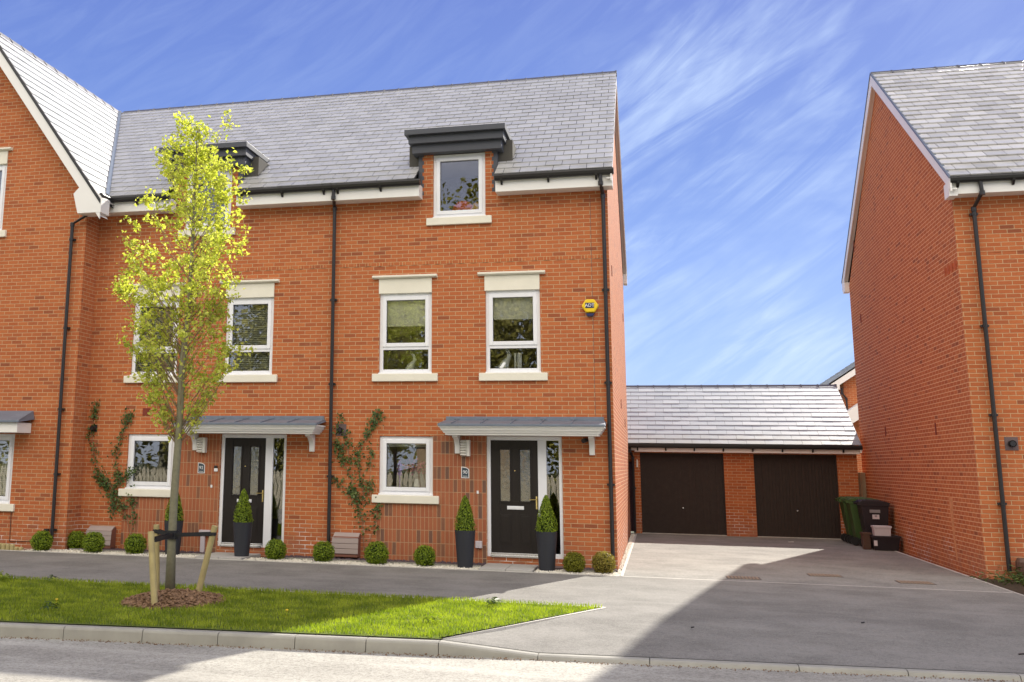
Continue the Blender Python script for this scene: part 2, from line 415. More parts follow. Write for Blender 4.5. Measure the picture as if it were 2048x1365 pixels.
def slates(mb, O, U, V, L, H, cw=.30, rh=.27, mi=0, eave_rows=2, tone_pow=1.0, weather=0, gap=.005, lf=.024):
    """slates laid over a rectangle: O eave corner, U along eave, V up the slope (unit)"""
    O, U, V = Vector(O), Vector(U).normalized(), Vector(V).normalized(); Nn = U.cross(V).normalized()
    if Nn.z < 0: Nn = -Nn
    rows = int(math.ceil(H / rh))
    for r in range(rows):
        v0 = r * rh; v1 = min(H, v0 + rh + .03)
        off = (cw / 2 if r % 2 else 0) - cw
        nc = int(L / cw) + 3
        for c in range(nc):
            u0 = max(0, off + c * cw + gap); u1 = min(L, off + (c + 1) * cw - gap)
            if u1 - u0 < .01: continue
            t = random.random() ** tone_pow; j = random.uniform(-.003, .003); lift = lf + random.uniform(-.002, .004)
            a = O + U * u0 + V * (v0 + j) + Nn * lift; b = O + U * u1 + V * (v0 + j) + Nn * lift
            cc = O + U * u1 + V * v1 + Nn * .006; d = O + U * u0 + V * v1 + Nn * .006
            e = 1.0 if r == 0 else (.75 if r == 1 else (.4 if r < eave_rows + 1 else weather))
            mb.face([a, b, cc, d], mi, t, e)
            mb.face([a - Nn * lf * .6, b - Nn * lf * .6, b, a], mi, t * .5, 0)
            mb.face([b - Nn * lf * .6, cc - Nn * .006, cc, b], mi, t * .5, 0); mb.face([a - Nn * lf * .6, a, d, d - Nn * .006], mi, t * .5, 0)

def clip(o, co, no):
    """cut the mesh, dropping what lies on the side the normal points to (world coordinates)"""
    off = root_loc(o); bm = bmesh.new(); bm.from_mesh(o.data)
    bmesh.ops.bisect_plane(bm, geom=bm.verts[:] + bm.edges[:] + bm.faces[:], plane_co=Vector(co) - off, plane_no=Vector(no), clear_outer=True)
    bm.to_mesh(o.data); bm.free()

def cut_box(o, x0, x1, y0, y1):
    off = root_loc(o); bm = bmesh.new(); bm.from_mesh(o.data)
    for co, no in (((x0, 0, 0), (1, 0, 0)), ((x1, 0, 0), (1, 0, 0)), ((0, y1, 0), (0, 1, 0))):
        bmesh.ops.bisect_plane(bm, geom=bm.verts[:] + bm.edges[:] + bm.faces[:], plane_co=Vector(co) - off, plane_no=Vector(no))
    kill = []
    for f in bm.faces:
        c = f.calc_center_median() + off
        if x0 < c.x < x1 and y0 < c.y < y1: kill.append(f)
    bmesh.ops.delete(bm, geom=kill, context='FACES'); bm.to_mesh(o.data); bm.free()

def ridge_tiles(mb, a, b, size=.11, step=.45, ang=.6):
    a, b = Vector(a), Vector(b); d = (b - a); L = d.length; d.normalize(); s = d.cross(Vector((0, 0, 1))).normalized()
    n = int(L / step) + 1
    for k in range(n):
        t0 = k * step; t1 = min(L, t0 + step - .006)
        for (q0, q1, g) in ((t0, t1, 0), (t1 - .03, t1 + .008, .012)):
            p0, p1 = a + d * q0, a + d * q1; up = Vector((0, 0, 1))
            pts = [(-size - g, -ang * size), (-size * .9 - g, -ang * size + .02 + g), (0, .035 + g), (size * .9 + g, -ang * size + .02 + g), (size + g, -ang * size)]
            A = [p0 + s * x + up * z for x, z in pts]; B = [p1 + s * x + up * z for x, z in pts]
            m = len(pts)
            mb.add(A + B, [(i, i + 1, m + i + 1, m + i) for i in range(m - 1)] + [tuple(range(m))[::-1], tuple(range(m, 2 * m))])

def gutter(mb, x0, x1, y, z, r=.058, brackets=True, step=.85, fy=None):
    n = 8
    # deep half-round profile with a flat rim
    prof = [(-r, .03), (-r * 1.04, .0), (-r * .85, -.045), (-r * .4, -.075), (r * .4, -.078), (r * .9, -.05), (r, 0), (r, .03)]
    A = [(x0, y + p, z + q) for p, q in prof]; B = [(x1, y + p, z + q) for p, q in prof]; m = len(prof)
    mb.add(A + B, [(i, i + 1, m + i + 1, m + i) for i in range(m - 1)] + [(m - 1, 0, m, 2 * m - 1)] + [tuple(range(m))[::-1], tuple(range(m, 2 * m))])
    if brackets:
        k = x0 + .12
        while k < x1 - .05:
            mb.prism([(y + .06, z + .02), (y - r - .004, z + .02), (y - r * .6, z - .085), (y + .04, z - .15), (y + .062, z - .15)], 'x', k - .018, k + .018)
            k += step

def downpipe(parent, pts, r=.034, clips=()):
    mb = MB(); mb.tube(pts, r, 12)
    for i in range(1, len(pts) - 1): mb.lathe([(0, -.05), (r * 1.3, -.05), (r * 1.3, .02), (r, .03)], pts[i], 12)
    for z in clips:
        p0, p1 = Vector(pts[-2]), Vector(pts[-1]); t = (z - p0.z) / (p1.z - p0.z); c = p0.lerp(p1, t)
        mb.lathe([(r, -.025), (r * 1.22, -.025), (r * 1.22, .025), (r, .025)], c, 12)
        mb.box(c.x - .065, c.x + .065, c.y + r * .4, c.y + .07, z - .018, z + .018)
    return mb.build('downpipe', M['black'], parent, smooth=False)

# ------------------------------------------------------------------ windows and doors
def window(parent, x0, x1, z0, z1, Y, transom=None, sill=True, lintel=False, blind=None, rec=.035, room=True, darkroom=False, clearleft=None, sillw=.12):
    fw, sw = .072, .058
    mb = MB(); y0, y1 = Y + rec, Y + rec + .07
    mb.box(x0, x0 + fw, y0, y1, z0, z1); mb.box(x1 - fw, x1, y0, y1, z0, z1)
    mb.box(x0 + fw, x1 - fw, y0, y1, z1 - fw, z1); mb.box(x0 + fw, x1 - fw, y0, y1, z0, z0 + fw)
    zt = transom
    lights = []
    if zt:
        mb.box(x0 + fw, x1 - fw, y0, y1, zt - .035, zt + .035)
        lights = [(zt + .035, z1 - fw, True), (z0 + fw, zt - .035, False)]
    else: lights = [(z0 + fw, z1 - fw, True)]
    w = mb.build('window', M['upvc'], parent, bevel=.006)
    for a, b, sash in lights:
        s = MB(); u0, u1 = x0 + fw, x1 - fw
        if sash:
            ys = y0 - .018
            s.box(u0 - .012, u0 + sw, ys, y1 - .01, a - .012, b + .012); s.box(u1 - sw, u1 + .012, ys, y1 - .01, a - .012, b + .012)
            s.box(u0 + sw, u1 - sw, ys, y1 - .01, b - sw, b + .012); s.box(u0 + sw, u1 - sw, ys, y1 - .01, a - .012, a + sw)
            s.build('sash', M['upvc'], w, bevel=.006)
            u0 += sw; u1 -= sw; a2, b2 = a + sw, b - sw
        else: a2, b2 = a, b
        g = MB(); g.box(u0 - .005, u1 + .005, y0 + .03, y0 + .034, a2 - .005, b2 + .005); g.build('pane', M['glass'], w)
        gk = MB(); t = .007
        gk.box(u0, u0 + t, y0 + .02, y0 + .029, a2, b2); gk.box(u1 - t, u1, y0 + .02, y0 + .029, a2, b2)
        gk.box(u0 + t, u1 - t, y0 + .02, y0 + .029, a2, a2 + t); gk.box(u0 + t, u1 - t, y0 + .02, y0 + .029, b2 - t, b2)
        gk.build('gasket', M['black'], w)
    if sill:
        s = MB(); s.box(x0 - .12, x1 + sillw, Y - .055, Y + .05, z0 - .155, z0 - .012); s.build('sill', M['stone'], w, bevel=.01)
        c = MB(); c.box(x0 - .004, x1 + .004, Y - .02, y0 + .02, z0 - .012, z0 + .012); c.build('cill_board', M['upvc'], w, bevel=.003)
    if lintel:
        s = MB(); s.box(x0 - .015, x1 - .001, Y - .022, Y + .11, z1 - .005, z1 + .275); s.build('lintel', M['stone'], w, bevel=.006)
        h = MB()
        h.prism([(Y + .01, z1 + .277), (Y - .05, z1 + .277), (Y - .085, z1 + .30), (Y - .085, z1 + .335), (Y + .01, z1 + .345)], 'x', x0 - .135, x1 + .105)
        h.build('drip_moulding', M['stone'], w, bevel=.004)
    if room:
        r = MB(); a, b = x0 - .5, x1 + .5; c, d = z0 - .6, z1 + .25; e, f = y1 + .04, Y + 2.6
        r.face([(a, f, c), (b, f, c), (b, f, d), (a, f, d)]); r.face([(a, e, c), (a, f, c), (a, f, d), (a, e, d)]); r.face([(b, e, c), (b, e, d), (b, f, d), (b, f, c)])
        r.face([(a, e, c), (b, e, c), (b, f, c), (a, f, c)]); r.face([(a, e, d), (a, f, d), (b, f, d), (b, e, d)])
        # back of the wall round the opening
        for q in ((a, x0, c, d), (x1, b, c, d), (x0, x1, c, z0), (x0, x1, z1, d)):
            r.face([(q[0], e, q[2]), (q[0], e, q[3]), (q[1], e, q[3]), (q[1], e, q[2])])
        r.build('room_lining', M['roomdark'] if darkroom else M['room'], w)
    if blind:
        kind, frac = blind; yb = y1 + .05
        s = MB(); zt2 = z1 - fw * .5
        if kind == 'roller':
            zb = z1 - (z1 - z0) * frac
            n = 16
            for i in range(n):
                xa = x0 + .04 + (x1 - x0 - .08) * i / n; xb = x0 + .04 + (x1 - x0 - .08) * (i + 1) / n
                s.box(xa, xb, yb + .004 * math.sin(i * 1.1), yb + .003 + .004 * math.sin(i * 1.1), zb, zt2)
            s.tube([(x0 + .04, yb + .01, zb), (x1 - .04, yb + .01, zb)], .012, 8)
            s.build('roller_blind', M['blind'], w)
        else:
            z = z0 + .05
            while z < zt2:
                s.obox(((x0 + x1) / 2, yb + .02, z), ((x1 - x0) / 2 - .03, 0, 0), (0, .017, .0125), (0, -.0006, .0009)); z += .036
            for xx in (x0 + .2, (x0 + x1) / 2, x1 - .2): s.box(xx - .004, xx + .004, yb, yb + .004, z0 + .04, zt2)
            s.build('venetian_blind', M['slats'], w)
    return w

def front_door(parent, dx, Y=0):
    X = lambda x: x + dx
    zb, zt = -.03, 2.06; y0, y1 = Y + .03, Y + .1
    mb = MB()
    mb.box(X(-2.232), X(-2.165), y0, y1, zb, zt); mb.box(X(-.96), X(-.902), y0, y1, zb, zt)
    mb.box(X(-1.328), X(-1.178), y0, y1, zb, zt - .07)
    mb.box(X(-2.165), X(-.96), y0, y1, zt - .07, zt)
    mb.box(X(-1.178), X(-.96), y0, y1, zb, .05)
    d = mb.build('front_door', M['upvc'], parent, bevel=.006)
    t = MB(); t.box(X(-2.165), X(-1.328), Y - .03, y1, zb, .005); t.box(X(-2.165), X(-1.328), Y + .01, y1, .005, .04); t.build('threshold', M['chrome'], d, bevel=.003)
    L = MB(); a, b = X(-2.163), X(-1.33); c, e = .04, 1.988; ya = Y + .045; yb2 = Y + .09
    g1 = (X(-1.995), X(-1.825)); g2 = (X(-1.64), X(-1.468)); gz = (.928, 1.822)
    L.box(a, g1[0], ya, yb2, c, e); L.box(g2[1], b, ya, yb2, c, e); L.box(g1[1], g2[0], ya, yb2, gz[0], gz[1])
    L.box(g1[0], g2[1], ya, yb2, gz[1], e); L.box(g1[0], g2[1], ya, yb2, c, gz[0])
    for ga, gb in (g1, g2):   # beading round the lights and raised lower panels
        for q in ((ga - .03, ga, gz[0] - .03, gz[1] + .03), (gb, gb + .03, gz[0] - .03, gz[1] + .03), (ga, gb, gz[1], gz[1] + .03), (ga, gb, gz[0] - .03, gz[0])):
            L.box(q[0], q[1], ya - .012, ya, q[2], q[3])
        for k, t2 in enumerate((0, .028)):
            L.box(ga - .02 + t2, gb + .02 - t2, ya - .006 * (k + 1), ya - .006 * k, .19 + t2, .70 - t2)
    L.build('door_leaf', M['door'], d, bevel=.003)
    g = MB()
    for ga, gb in (g1, g2): g.box(ga, gb, ya + .018, ya + .022, *gz)
    g.build('door_glass', M['obscure'], d)
    g = MB(); g.box(X(-1.178), X(-.96), y0 + .03, y0 + .034, .05, zt - .07); g.build('side_light', M['glass'], d)
    lb = MB(); lb.box(X(-1.877), X(-1.582), ya - .014, ya, .785, .846); lb.box(X(-1.862), X(-1.597), ya - .019, ya - .014, .797, .834); lb.build('letterbox', M['upvc'], d, bevel=.003)
    hd = MB(); hd.box(X(-1.372), X(-1.346), ya - .012, ya, .80, 1.02); hd.tube([(X(-1.36), ya - .012, .965), (X(-1.36), ya - .05, .965), (X(-1.48), ya - .052, .962)], .009, 8)
    hd.build('handle', M['brass'], d)
    pk = MB(); pk.lathe([(0, 0), (.011, 0), (.011, .004), (0, .004)], (0, 0, 0), 10)
    pk.v = [(X(-1.735) + x, ya - z, 1.457 + y) for x, y, z in pk.v]; pk.build('spyhole', M['brass'], d)
    r = MB(); a, b, c, e, y2, y3 = X(-2.4), X(-.75), -.03, 2.3, Y + .105, Y + 3
    r.face([(a, y3, c), (b, y3, c), (b, y3, e), (a, y3, e)]); r.face([(a, y2, c), (a, y3, c), (a, y3, e), (a, y2, e)]); r.face([(b, y2, c), (b, y2, e), (b, y3, e), (b, y3, c)])
    r.face([(a, y2, c), (b, y2, c), (b, y3, c), (a, y3, c)]); r.face([(a, y2, e), (a, y3, e), (b, y3, e), (b, y2, e)])
    r.build('hall_lining', M['roomdark'], d)
    return d

def canopy(parent, dx, Y=0):
    X0, X1 = -2.995 + dx, -.135 + dx
    m = MB()   # stepped moulding, returned at both ends
    steps = [(.0, 2.225, 2.195), (.022, 2.195, 2.17), (.035, 2.17, 2.145), (.058, 2.145, 2.12), (.072, 2.12, 2.098), (.10, 2.098, 2.062)]
    for ins, za, zb in steps:
        m.box(X0 + ins, X1 - ins, Y - .58 + ins, Y - .002, zb, za)
    c = m.build('canopy', M['white'], parent, bevel=.004)
    l = MB()
    a, b = X0 - .012, X1 + .012
    l.add([(a, Y - .60, 2.215), (b, Y - .60, 2.215), (b, Y, 2.30), (a, Y, 2.30), (a, Y - .60, 2.255), (b, Y - .60, 2.255), (b - .03, Y, 2.345), (a + .03, Y, 2.345)],
          [(0, 3, 2, 1), (4, 5, 6, 7), (0, 1, 5, 4), (1, 2, 6, 5), (3, 0, 4, 7)])
    l.box(a + .04, b - .04, Y - .02, Y, 2.34, 2.405)
    n = 5
    for i in range(n):
        xx = a + .25 + (b - a - .3) * i / n
        l.obox((xx, Y - .3, 2.305), (.012, 0, 0), (0, .29, .04), (0, -.0015, .012))
        l.box(xx - .05, xx + .05, Y - .03, Y - .02, 2.35, 2.39)
    l.build('lead_roof', M['lead'], c, bevel=.004)
    for xb in (-2.75 + dx, -.38 + dx):
        k = MB(); pts = [(Y, 1.745), (Y - .07, 1.745), (Y - .075, 1.83)]
        for t in range(9):
            th = math.pi / 2 * t / 8; pts.append((Y - .075 - .22 * (1 - math.cos(th)), 1.83 + .185 * math.sin(th)))
        pts += [(Y - .34, 2.03), (Y - .34, 2.062), (Y, 2.062)]
        k.prism(pts, 'x', xb - .045, xb + .045); k.build('bracket', M['white'], c, bevel=.006)
    return c

def wall_light(parent, dx, Y=0):
    m = MB(); x0, x1 = -2.69 + dx, -2.52 + dx
    m.box(x0 + .115, x1, Y - .11, Y, 1.70, 1.985)
    for i in range(6):
        z = 1.71 + i * .046
        m.prism([(Y - .10, z), (Y - .13, z + .012), (Y - .10, z + .036), (Y - .07, z + .036), (Y - .07, z)], 'x', x0, x0 + .113)
    m.box(x0 + .01, x0 + .113, Y - .07, Y, 1.70, 1.985)
    return m.build('wall_light', M['lamp'], parent, bevel=.003)

def plaque(parent, dx, num, Y=0):
    x0, x1, z0, z1 = -2.688 + dx, -2.545 + dx, 1.312, 1.513; xm = (x0 + x1) / 2
    def shape(g):
        p = [(x0 + g, z0 + g), (x1 - g, z0 + g)]
        for t in range(7):
            th = math.pi / 2 * t / 6; p.append((x0 + g + (x1 - x0 - 2 * g) * math.cos(th) if t else x1 - g, z1 - .06 + (.06 - g) * math.sin(th)))
        p.append((x0 + g, z1 - g)); return p
    m = MB(); m.prism(shape(0), 'y', Y - .012, Y - .0015); s = m.build('number_plaque', M['paint'], parent)
    m = MB(); m.prism(shape(.013), 'y', Y - .015, Y - .0125); m.build('plaque_face', M['slateplaque'], s)
    text_mesh('number', num, .088, (xm, Y - .0165, 1.415), (R(90), 0, 0), M['paint'], s)
    m = MB()
    for i in range(6): m.box(xm - .04 + i * .014, xm - .03 + i * .014, Y - .017, Y - .0152, 1.342, 1.352)
    m.build('plaque_line', M['paint'], s)
    return s

def meter_box(parent, x0, x1, z0, z1, Y=0, d=.22):
    m = MB(); m.prism([(Y, z0 - .06), (Y - d, z0 - .06), (Y - d + .03, z1 - .06), (Y - .05, z1 - .02), (Y, z1)], 'x', x0 + .02, x1 - .01)
    o = m.build('meter_box', M['metercase'], parent, bevel=.01)
    l = MB()
    prof = [(Y - d - .012, z0), (Y - d - .004, z0 + .09), (Y - d + .006, z0 + .18), (Y - d + .018, z0 + .27)]
    for (ya, za), (yb, zb) in zip(prof[:-1], prof[1:]):
        l.prism([(ya, za), (yb, zb - .006), (yb + .014, zb - .006), (ya + .014, za)], 'x', x0, x1)
    l.prism([(Y - d + .018, z0 + .27), (Y - .07, z1 + .01), (Y - .04, z1 + .012), (Y - d + .035, z0 + .27)], 'x', x0 + .01, x1 - .01)
    l.build('lid', M['meter'], o, bevel=.012)
    return o

def flue(parent, x, z, Y=0, plate=True, r=.045):
    m = MB()
    if plate: m.box(x - .10, x + .10, Y - .008, Y, z - .11, z + .11)
    else: m.box(x - .07, x + .07, Y - .006, Y, z - .07, z + .07)
    o = m.build('flue_vent', M['ventgrey'] if plate else M['black'], parent, bevel=.003)
    t = MB(); t.tube([(x, Y - .008, z), (x, Y - .09, z)], r, 16, cap=False); t.tube([(x, Y - .09, z), (x, Y - .012, z)], r * .8, 16, cap=True)
    t.build('flue_pipe', M['black'], o)
    return o

def dormer(parent, dx, Y=0):
    X = lambda x: x + dx
    m = MB(); yb = 1.75
    for (a, b, yf, z0, z1) in ((-3.60, -1.895, -.17, 7.365, 7.535), (-3.655, -1.845, -.26, 7.536, 7.685), (-3.715, -1.80, -.35, 7.686, 7.79)):
        m.box(X(a), X(b), Y + yf, yb, z0, z1)
    o = m.build('dormer', M['darkgrey'], parent, bevel=.006)
    for xa, s_, xc in ((X(-3.507), 1, X(-3.44)), (X(-1.993), -1, X(-2.06))):
        c = MB(); c.prism([(0.004, 6.5), (1.3, 7.364), (0.004, 7.364)], 'x', min(xa, xc) + .002, max(xa, xc) - .002)
        for k in range(11):
            z = 6.58 + k * .075; w = .075 if k % 2 else .105
            c.box(min(xa, xa + s_ * w), max(xa, xa + s_ * w), Y - .006, Y + .006, z, z + .0745)
        c.build('lead_flashing', M['darkgrey'], o)
    return o

Zb = -.45
S = -5.125
RZ0, RZ1, RY0, RY1 = 6.80, 10.66, -.38, 5.0      # main roof: eave z, ridge z, eave y, ridge y
rs = (RZ1 - RZ0) / (RY1 - RY0)

def terrace_roof(parent, x0, x1, mat, eave_rows=1):
    m = MB(); H = math.hypot(RY1 - RY0, RZ1 - RZ0)
    for sgn, yo in ((1, RY0), (-1, 10 - RY0)):
        slates(m, (x0, yo, RZ0), (1, 0, 0), (0, sgn * (RY1 - RY0), RZ1 - RZ0), x1 - x0, H, eave_rows=eave_rows)
        ya = yo; yr = RY1
        m.face([(x0, ya, RZ0), (x1, ya, RZ0), (x1, yr, RZ1), (x0, yr, RZ1)], 1)
        m.face([(x0, ya, RZ0 - .04), (x1, ya, RZ0 - .04), (x1, yr, RZ1 - .04), (x0, yr, RZ1 - .04)], 1)
    m.face([(x1, RY0, RZ0 - .04), (x1, RY0, RZ0), (x1, RY1, RZ1), (x1, RY1, RZ1 - .04)], 1)
    m.face([(x1, 10 - RY0, RZ0 - .04), (x1, 10 - RY0, RZ0), (x1, RY1, RZ1), (x1, RY1, RZ1 - .04)], 1)
    return m.build('roof', [mat, M['felt']], parent, tone=True)

def facade_holes(dx):
    X = lambda x: x + dx
    return [(X(-4.215), X(-3.211), 1.0, 2.046), (X(-2.234), X(-.90), -.03, 2.062), (X(-4.245), X(-3.24), 3.2, 4.705), (X(-2.236), X(-1.243), 3.2, 4.705), (X(-3.223), X(-2.226), 6.13, 7.365)]

def dentils(parent, x0, x1, Y=0, z=5.23):
    m = MB(); k = math.ceil((x0 + 7.182) / .225)
    m.box(x0 + .02, x1 - .02, Y - .0022, Y - .0002, z + .003, z + .078, 0)
    while -7.182 + k * .225 < x1:
        c = -7.182 + k * .225
        if c - .05 > x0 and c + .05 < x1:
            m.box(c - .051, c + .051, Y - .010, Y, z + .004, z + .068)
            m.box(c - .063, c + .063, Y - .006, Y, z + .069, z + .077, 1)
            m.box(c - .060, c - .052, Y - .005, Y, z + .004, z + .069, 1); m.box(c + .052, c + .060, Y - .005, Y, z + .004, z + .069, 1)
        k += 1
    return m.build('dentil_course', [M['brick'], M['mortar_dull']], parent)

def terraced(dx, num, label, gableend):
    t = thing('terraced_house', (dx - 2.57, 0, -.17), label, 'house')
    X = lambda x: x + dx
    xl, xr = (-5.14 + dx if dx == 0 else -10.28), (0.0 if dx == 0 else -5.1401)
    m = MB()
    wall_y(m, [(xl, xr, Zb, 6.56), (X(-3.507), X(-1.993), 6.56, 7.37)], facade_holes(dx), 0)
    w = m.build('wall', M['brick'], t)
    m = MB(); m.face([(xl, 10, Zb), (xl, 10, 6.6), (xr, 10, 6.6), (xr, 10, Zb)]); m.build('rear_wall', M['brick'], t)
    # vertical stack-bond panel: separate, 3 mm proud
    p = MB()
    p.box(X(-4.25), X(-3.213), -.0035, -.0001, Zb, .845); p.box(X(-3.211), X(-2.236), -.0035, -.0001, Zb, 2.06)
    p.build('stack_bond_panel', M['stack'], t)
    dentils(t, xl, xr)
    if gableend:
        g = MB(); gx = .0
        yy = [(.003, Zb), (9.99, Zb), (9.99, 6.6), (5, 10.55), (.003, 6.6)]
        g.prism(yy, 'x', gx - .25, gx)
        go = g.build('gable_wall', M['brick_gable'], t)
        for (yy_, zz_) in ((8.6, 5.35), (4.6, 2.9), (7.4, 2.6), (1.1, 5.2)):
            v = MB(); v.box(.0, .012, yy_ - .035, yy_ + .035, zz_ - .1, zz_ + .1); v.build('weep_vent', M['terracotta'], go)
        # barge boards and soffit on the verge
        for sg, ya in ((1, RY0), (-1, 10 - RY0)):
            b = MB()
            A = Vector((0, ya, RZ0 - .035)); B = Vector((0, RY1, RZ1 - .035)); dn = Vector((0, 0, -.20))
            for xa, xb in ((.075, .105),):
                v = [A + Vector((xa, 0, 0)), B + Vector((xa, 0, 0)), B + Vector((xa, 0, -.24)), A + Vector((xa, 0, 0)) + dn]
                v2 = [q + Vector((xb - xa, 0, 0)) for q in v]
                b.add(v + v2, [(0, 1, 2, 3), (7, 6, 5, 4), (0, 4, 5, 1), (1, 5, 6, 2), (2, 6, 7, 3), (3, 7, 4, 0)])
            # soffit strip under the verge
            s0 = .002
            b.add([(s0, A.y, A.z - .17), (.075, A.y, A.z - .17), (.075, B.y, B.z - .21), (s0, B.y, B.z - .21), (s0, A.y, A.z - .155), (.075, A.y, A.z - .155), (.075, B.y, B.z - .195), (s0, B.y, B.z - .195)],
                  [(0, 1, 2, 3), (7, 6, 5, 4), (0, 3, 7, 4)])
            if sg == -1: b.box(.002, .105, 9.999, 10.34, 6.48, 6.74)
            b.build('barge_board', M['white'], t, bevel=.003)
    x1 = .11 if gableend else -5.141
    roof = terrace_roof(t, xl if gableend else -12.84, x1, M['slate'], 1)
    if not gableend:
        clip(roof, (-9.93, -.38, 0), Vector((-(5.38), -(2.905), 0)).normalized())
    cut_box(roof, X(-3.507), X(-1.993), -1, .405)
    r = MB(); ridge_tiles(r, (xl if gableend else -12.7, RY1, RZ1), (x1, RY1, RZ1)); r.build('ridge_tile', M['ridge'], roof)
    # eaves
    for a, b in ((xl + (0 if gableend else .05), X(-3.43)), (X(-1.995), min(.105, xr if not gableend else .105))):
        f = MB(); f.box(a, b, -.30, -.001, 6.49, 6.74); fo = f.build('fascia', M['white'], t, bevel=.004)
        g = MB(); gutter(g, a - .0, b + .03, -.355, 6.765); g.build('gutter', M['black'], fo)
    # openings
    wn = {}
    wn['gf'] = window(t, X(-4.215), X(-3.211), 1.0, 2.044, 0, blind=('roller', .17 if dx == 0 else .12))
    bl = ('roller', .40) if dx == 0 else ('slats', 1)
    bl2 = ('roller', .34) if dx == 0 else ('slats', 1)
    wn['w1'] = window(t, X(-4.245), X(-3.24), 3.2, 4.703, 0, transom=3.672, lintel=True, blind=bl)
    wn['w2'] = window(t, X(-2.236), X(-1.243), 3.2, 4.703, 0, transom=3.672, lintel=True, blind=bl2)
    wn['d'] = window(t, X(-3.223), X(-2.226), 6.13, 7.363, 0, darkroom=True)
    front_door(t, dx); canopy(t, dx); wall_light(t, dx); plaque(t, dx, num)
    dormer(t, dx)
    b = MB(); b.box(X(-2.41), X(-2.375), -.018, 0, 1.045, 1.097); b.build('doorbell', M['paint'], t, bevel=.003)
    b = MB()
    if dx == 0: b.box(-2.433, -2.314, -.05, -.004, .11, .232)
    else: b.box(X(-2.59), X(-2.36), -.06, -.004, .15, .26); b.box(X(-2.56), X(-2.47), -.05, -.004, -.16, .15)
    b.build('service_box', M['lilac'], t, bevel=.006)
    if dx:
        b = MB(); b.box(X(-2.345), X(-2.275), -.03, -.004, 1.35, 1.41); b.box(X(-2.345), X(-2.285), -.035, -.004, 1.41, 1.46, 1)
        b.build('doorbell_camera', [M['paint'], M['black']], t, bevel=.003)
        b = MB(); b.box(-9.05, -8.89, -.01, 0, 2.41, 2.55); b.build('air_vent', M['terracotta'], t)
        flue(t, -10.10, 2.15, plate=False, r=.05)
        meter_box(t, -10.02, -9.47, -.08, .26)
    else:
        flue(t, -4.955, 2.15)
        meter_box(t, -5.03, -4.53, -.06, .29)
        # security camera under the canopy
        b = MB(); b.tube([(-.47, 0, 2.0), (-.47, -.06, 2.0)], .03, 12); b.tube([(-.47, -.06, 2.0), (-.52, -.15, 1.985)], [.035, .04], 12)
        b.build('security_camera', M['black'], t)
        # hexagonal alarm sounder with the installer's letters
        cx, cz, r_ = -.352, 4.365, .152
        h1 = [(cx + r_ * math.cos(R(60 * k)), cz + r_ * .9 * math.sin(R(60 * k))) for k in range(6)]
        a = MB(); a.prism(h1, 'y', -.075, -.002)
        al = a.build('alarm_box', M['yellow'], t, bevel=.02)
        a = MB(); a.prism([(cx - .078, cz - .135), (cx + .078, cz - .135), (cx + .05, cz - .185), (cx - .05, cz - .185)], 'y', -.072, -.002); a.build('alarm_strobe', M['navy'], al, bevel=.006)
        a = MB(); a.box(cx - .082, cx + .068, -.0785, -.0755, cz - .04, cz + .055); a.build('badge', M['navy'], al)
        tx = text_mesh('letters', 'ADT', .082, (cx - .006, -.0805, cz + .006), (R(90), 0, 0), M['paint'], al, .0012)
        b = MB(); b.box(-.312, -.306, -.006, 0, 2.42, 4.18); b.box(-.312, -.306, -.006, 0, 4.52, 6.4); b.build('movement_joint', M['ventgrey'], t)
    if dx == 0:
        downpipe(t, [(-5.10, -.345, 6.72), (-5.10, -.345, 6.55), (-5.15, -.08, 6.40), (-5.13, -.075, Zb + .2)], clips=(4.6, 3.0, 1.3))
        downpipe(t, [(-.10, -.345, 6.72), (-.10, -.345, 6.55), (-.075, -.08, 6.38), (-.075, -.075, -.05)], clips=(4.65, 3.0, 1.25))
    return t
h90 = terraced(0, '90', 'end-of-terrace brick house beside the driveway, with yellow alarm box and black door numbered 90', True)
h92 = terraced(S, '92', 'middle terraced brick house behind the young tree, black door numbered 92', False)

# --- left wing (front gable)
wg = thing('gabled_house', (-12.85, -.5, -.17), 'brick house at the left edge with a steep front gable and white barge board', 'house')
m = MB(); wl, wr, wy = -15.42, -10.2801, -.5
holes = [(-13.6, -11.555, .66, 2.013), (-13.4, -12.24, 6.19, 7.62)]
wall_y(m, [(wl, wr, Zb, 6.6)], holes, wy)
sl = 1.33; zr = 10.68; zc = lambda x: zr - sl * abs(x + 12.85) - .12
# gable triangle above, split at the upper window
for a, b in ((wl, -13.4), (-13.4, -12.85), (-12.85, -12.24), (-12.24, wr)):
    lo = 7.62 if (-13.41 < (a + b) / 2 < -12.23) else 6.6
    m.face([(a, wy, lo), (b, wy, lo), (b, wy, max(lo, zc(b))), (a, wy, max(lo, zc(a)))])
m.face([(wr, wy, Zb), (wr, 0, Zb), (wr, 0, 6.9), (wr, wy, 6.9)]); m.face([(wl, 10, Zb), (wl, wy, Zb), (wl, wy, 6.9), (wl, 10, 6.9)])
m.face([(wr, 10, Zb), (wl, 10, Zb), (wl, 10, 7), (-12.85, 10, zr - .12), (wr, 10, 7)][::1])
m.build('wall', M['brick'], wg)
m = MB(); xe = 3.05
H = math.hypot(xe, xe * sl)
for sg in (1, -1):
    x_e = -12.85 + sg * xe; ze = zr - sl * xe
    slates(m, (x_e, -.82, ze), (0, 1, 0), (-sg * xe, 0, xe * sl), 10.9, H, eave_rows=0)
    m.face([(x_e, -.82, ze), (x_e, 10.1, ze), (-12.85, 10.1, zr), (-12.85, -.82, zr)], 1)
    m.face([(x_e, -.80, ze - .05), (x_e, 10.1, ze - .05), (-12.85, 10.1, zr - .05), (-12.85, -.80, zr - .05)], 1)
rf = m.build('roof', [M['slate'], M['felt']], wg, tone=True)
